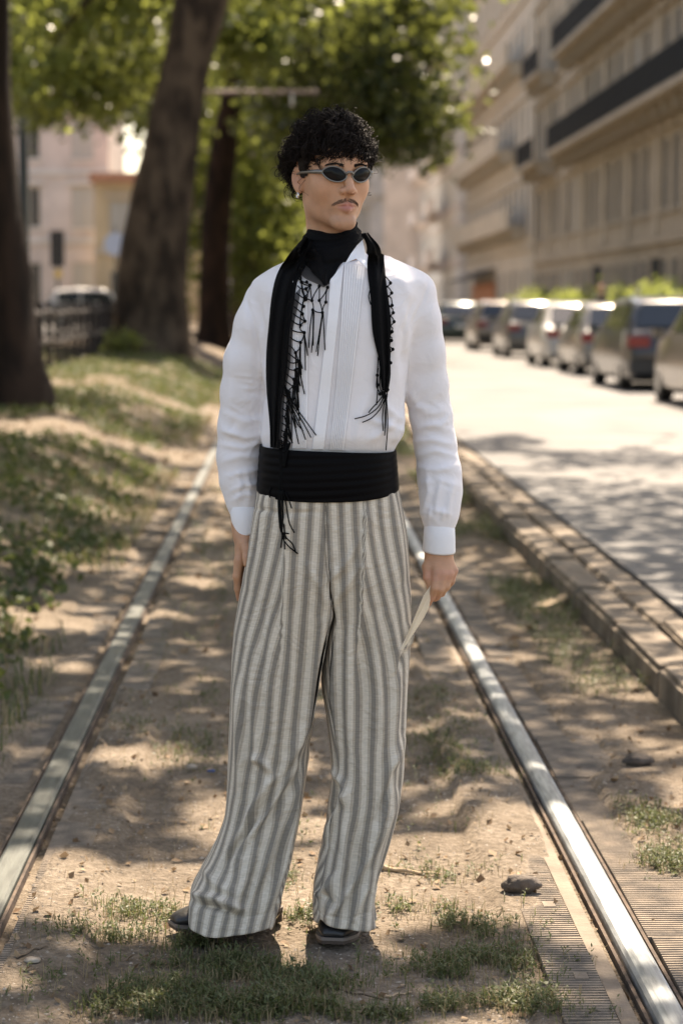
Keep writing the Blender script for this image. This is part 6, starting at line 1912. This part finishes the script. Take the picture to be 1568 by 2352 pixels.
# a plank fragment against the kerb
c = G(1290, 1398); mb = MB(); mb.box(-.03, .03, -.2, .2, 0, .025)
o = mb.build('wood_plank', M['twig_pale']); o.location = (c.x, c.y, gzs(c.x, c.y) + .02); o.rotation_euler = (R(6), R(4), R(-38)); tag(o, 'short broken plank lying in the weeds by the kerb', 'plank')

# ---- far pedestrian behind the parked cars
def walker(x, y, z, label):
    t = empty('person', (x, y, z), 0, label, 'person')
    inv = Matrix.Translation(t.location).inverted()
    def part(name, m, shapes, lo, hi, st=.016):
        f_ = Field(np.arange(lo[0], hi[0], st), np.arange(lo[1], hi[1], st), np.arange(lo[2], hi[2], st))
        for a, b, ra, rb in shapes: f_.cap(a, b, ra, rb, .03)
        V, F = f_.mesh(); V = V + np.array([x, y, z])
        o = mesh_obj(name, V, F, m, smooth=True); o.parent = t; o.matrix_parent_inverse = inv
    M['skin2'] = M.get('skin2') or mat('plain_skin', (.5, .3, .2), .6)
    limbs = [((0, 0, 1.50), (0, 0, 1.58), .085, .085), ((0, 0, 1.56), (0, .01, 1.63), .085, .08), ((0, 0, 1.3), (0, 0, 1.5), .055, .05), ((-.14, 0, 1.36), (.14, 0, 1.36), .06, .06), ((0, 0, 1.3), (0, 0, .95), .12, .12)]
    for s_ in (-1, 1):
        limbs += [((s_ * .19, 0, 1.35), (s_ * .24, .02, 1.07), .042, .036), ((s_ * .24, .02, 1.07), (s_ * .25, -.06, .83), .034, .026), ((s_ * .25, -.06, .83), (s_ * .25, -.07, .72), .03, .02), ((s_ * .09, 0, .92), (s_ * .10, -.02, .48), .07, .05), ((s_ * .10, -.02, .48), (s_ * .11, .03, .08), .045, .035), ((s_ * .11, .03, .05), (s_ * .12, -.12, .04), .035, .03)]
    part('body', M['skin2'], limbs, (-.4, -.3, -.02), (.4, .3, 1.8))
    part('jacket', M['shirt_far'], [((-.15, 0, 1.36), (.15, 0, 1.36), .085, .085), ((0, 0, 1.33), (0, 0, .95), .155, .15)] + [q for s_ in (-1, 1) for q in (((s_ * .2, 0, 1.35), (s_ * .25, .02, 1.07), .062, .055), ((s_ * .25, .02, 1.07), (s_ * .25, -.05, .86), .052, .045))], (-.4, -.3, .7), (.4, .3, 1.5))
    part('trousers', M['tro_far'], [q for s_ in (-1, 1) for q in (((s_ * .08, 0, .96), (s_ * .10, -.02, .48), .10, .075), ((s_ * .10, -.02, .48), (s_ * .11, .03, .1), .072, .06))], (-.4, -.3, 0), (.4, .3, 1.1))
    part('hair', M['hair_far'], [((0, .02, 1.60), (0, .035, 1.67), .093, .085), ((0, .05, 1.5), (0, .05, 1.6), .07, .08)], (-.2, -.2, 1.3), (.2, .25, 1.9), .012)
M['shirt_far'] = mat('dark_jacket', (.03, .032, .04), .9); M['tro_far'] = mat('dark_trousers', (.03, .03, .035), .9); M['hair_far'] = mat('reddish_hair', (.28, .09, .05), .6)
walker(7.95, 56, .256, 'distant person with reddish hair and dark jacket on the pavement behind the parked cars')
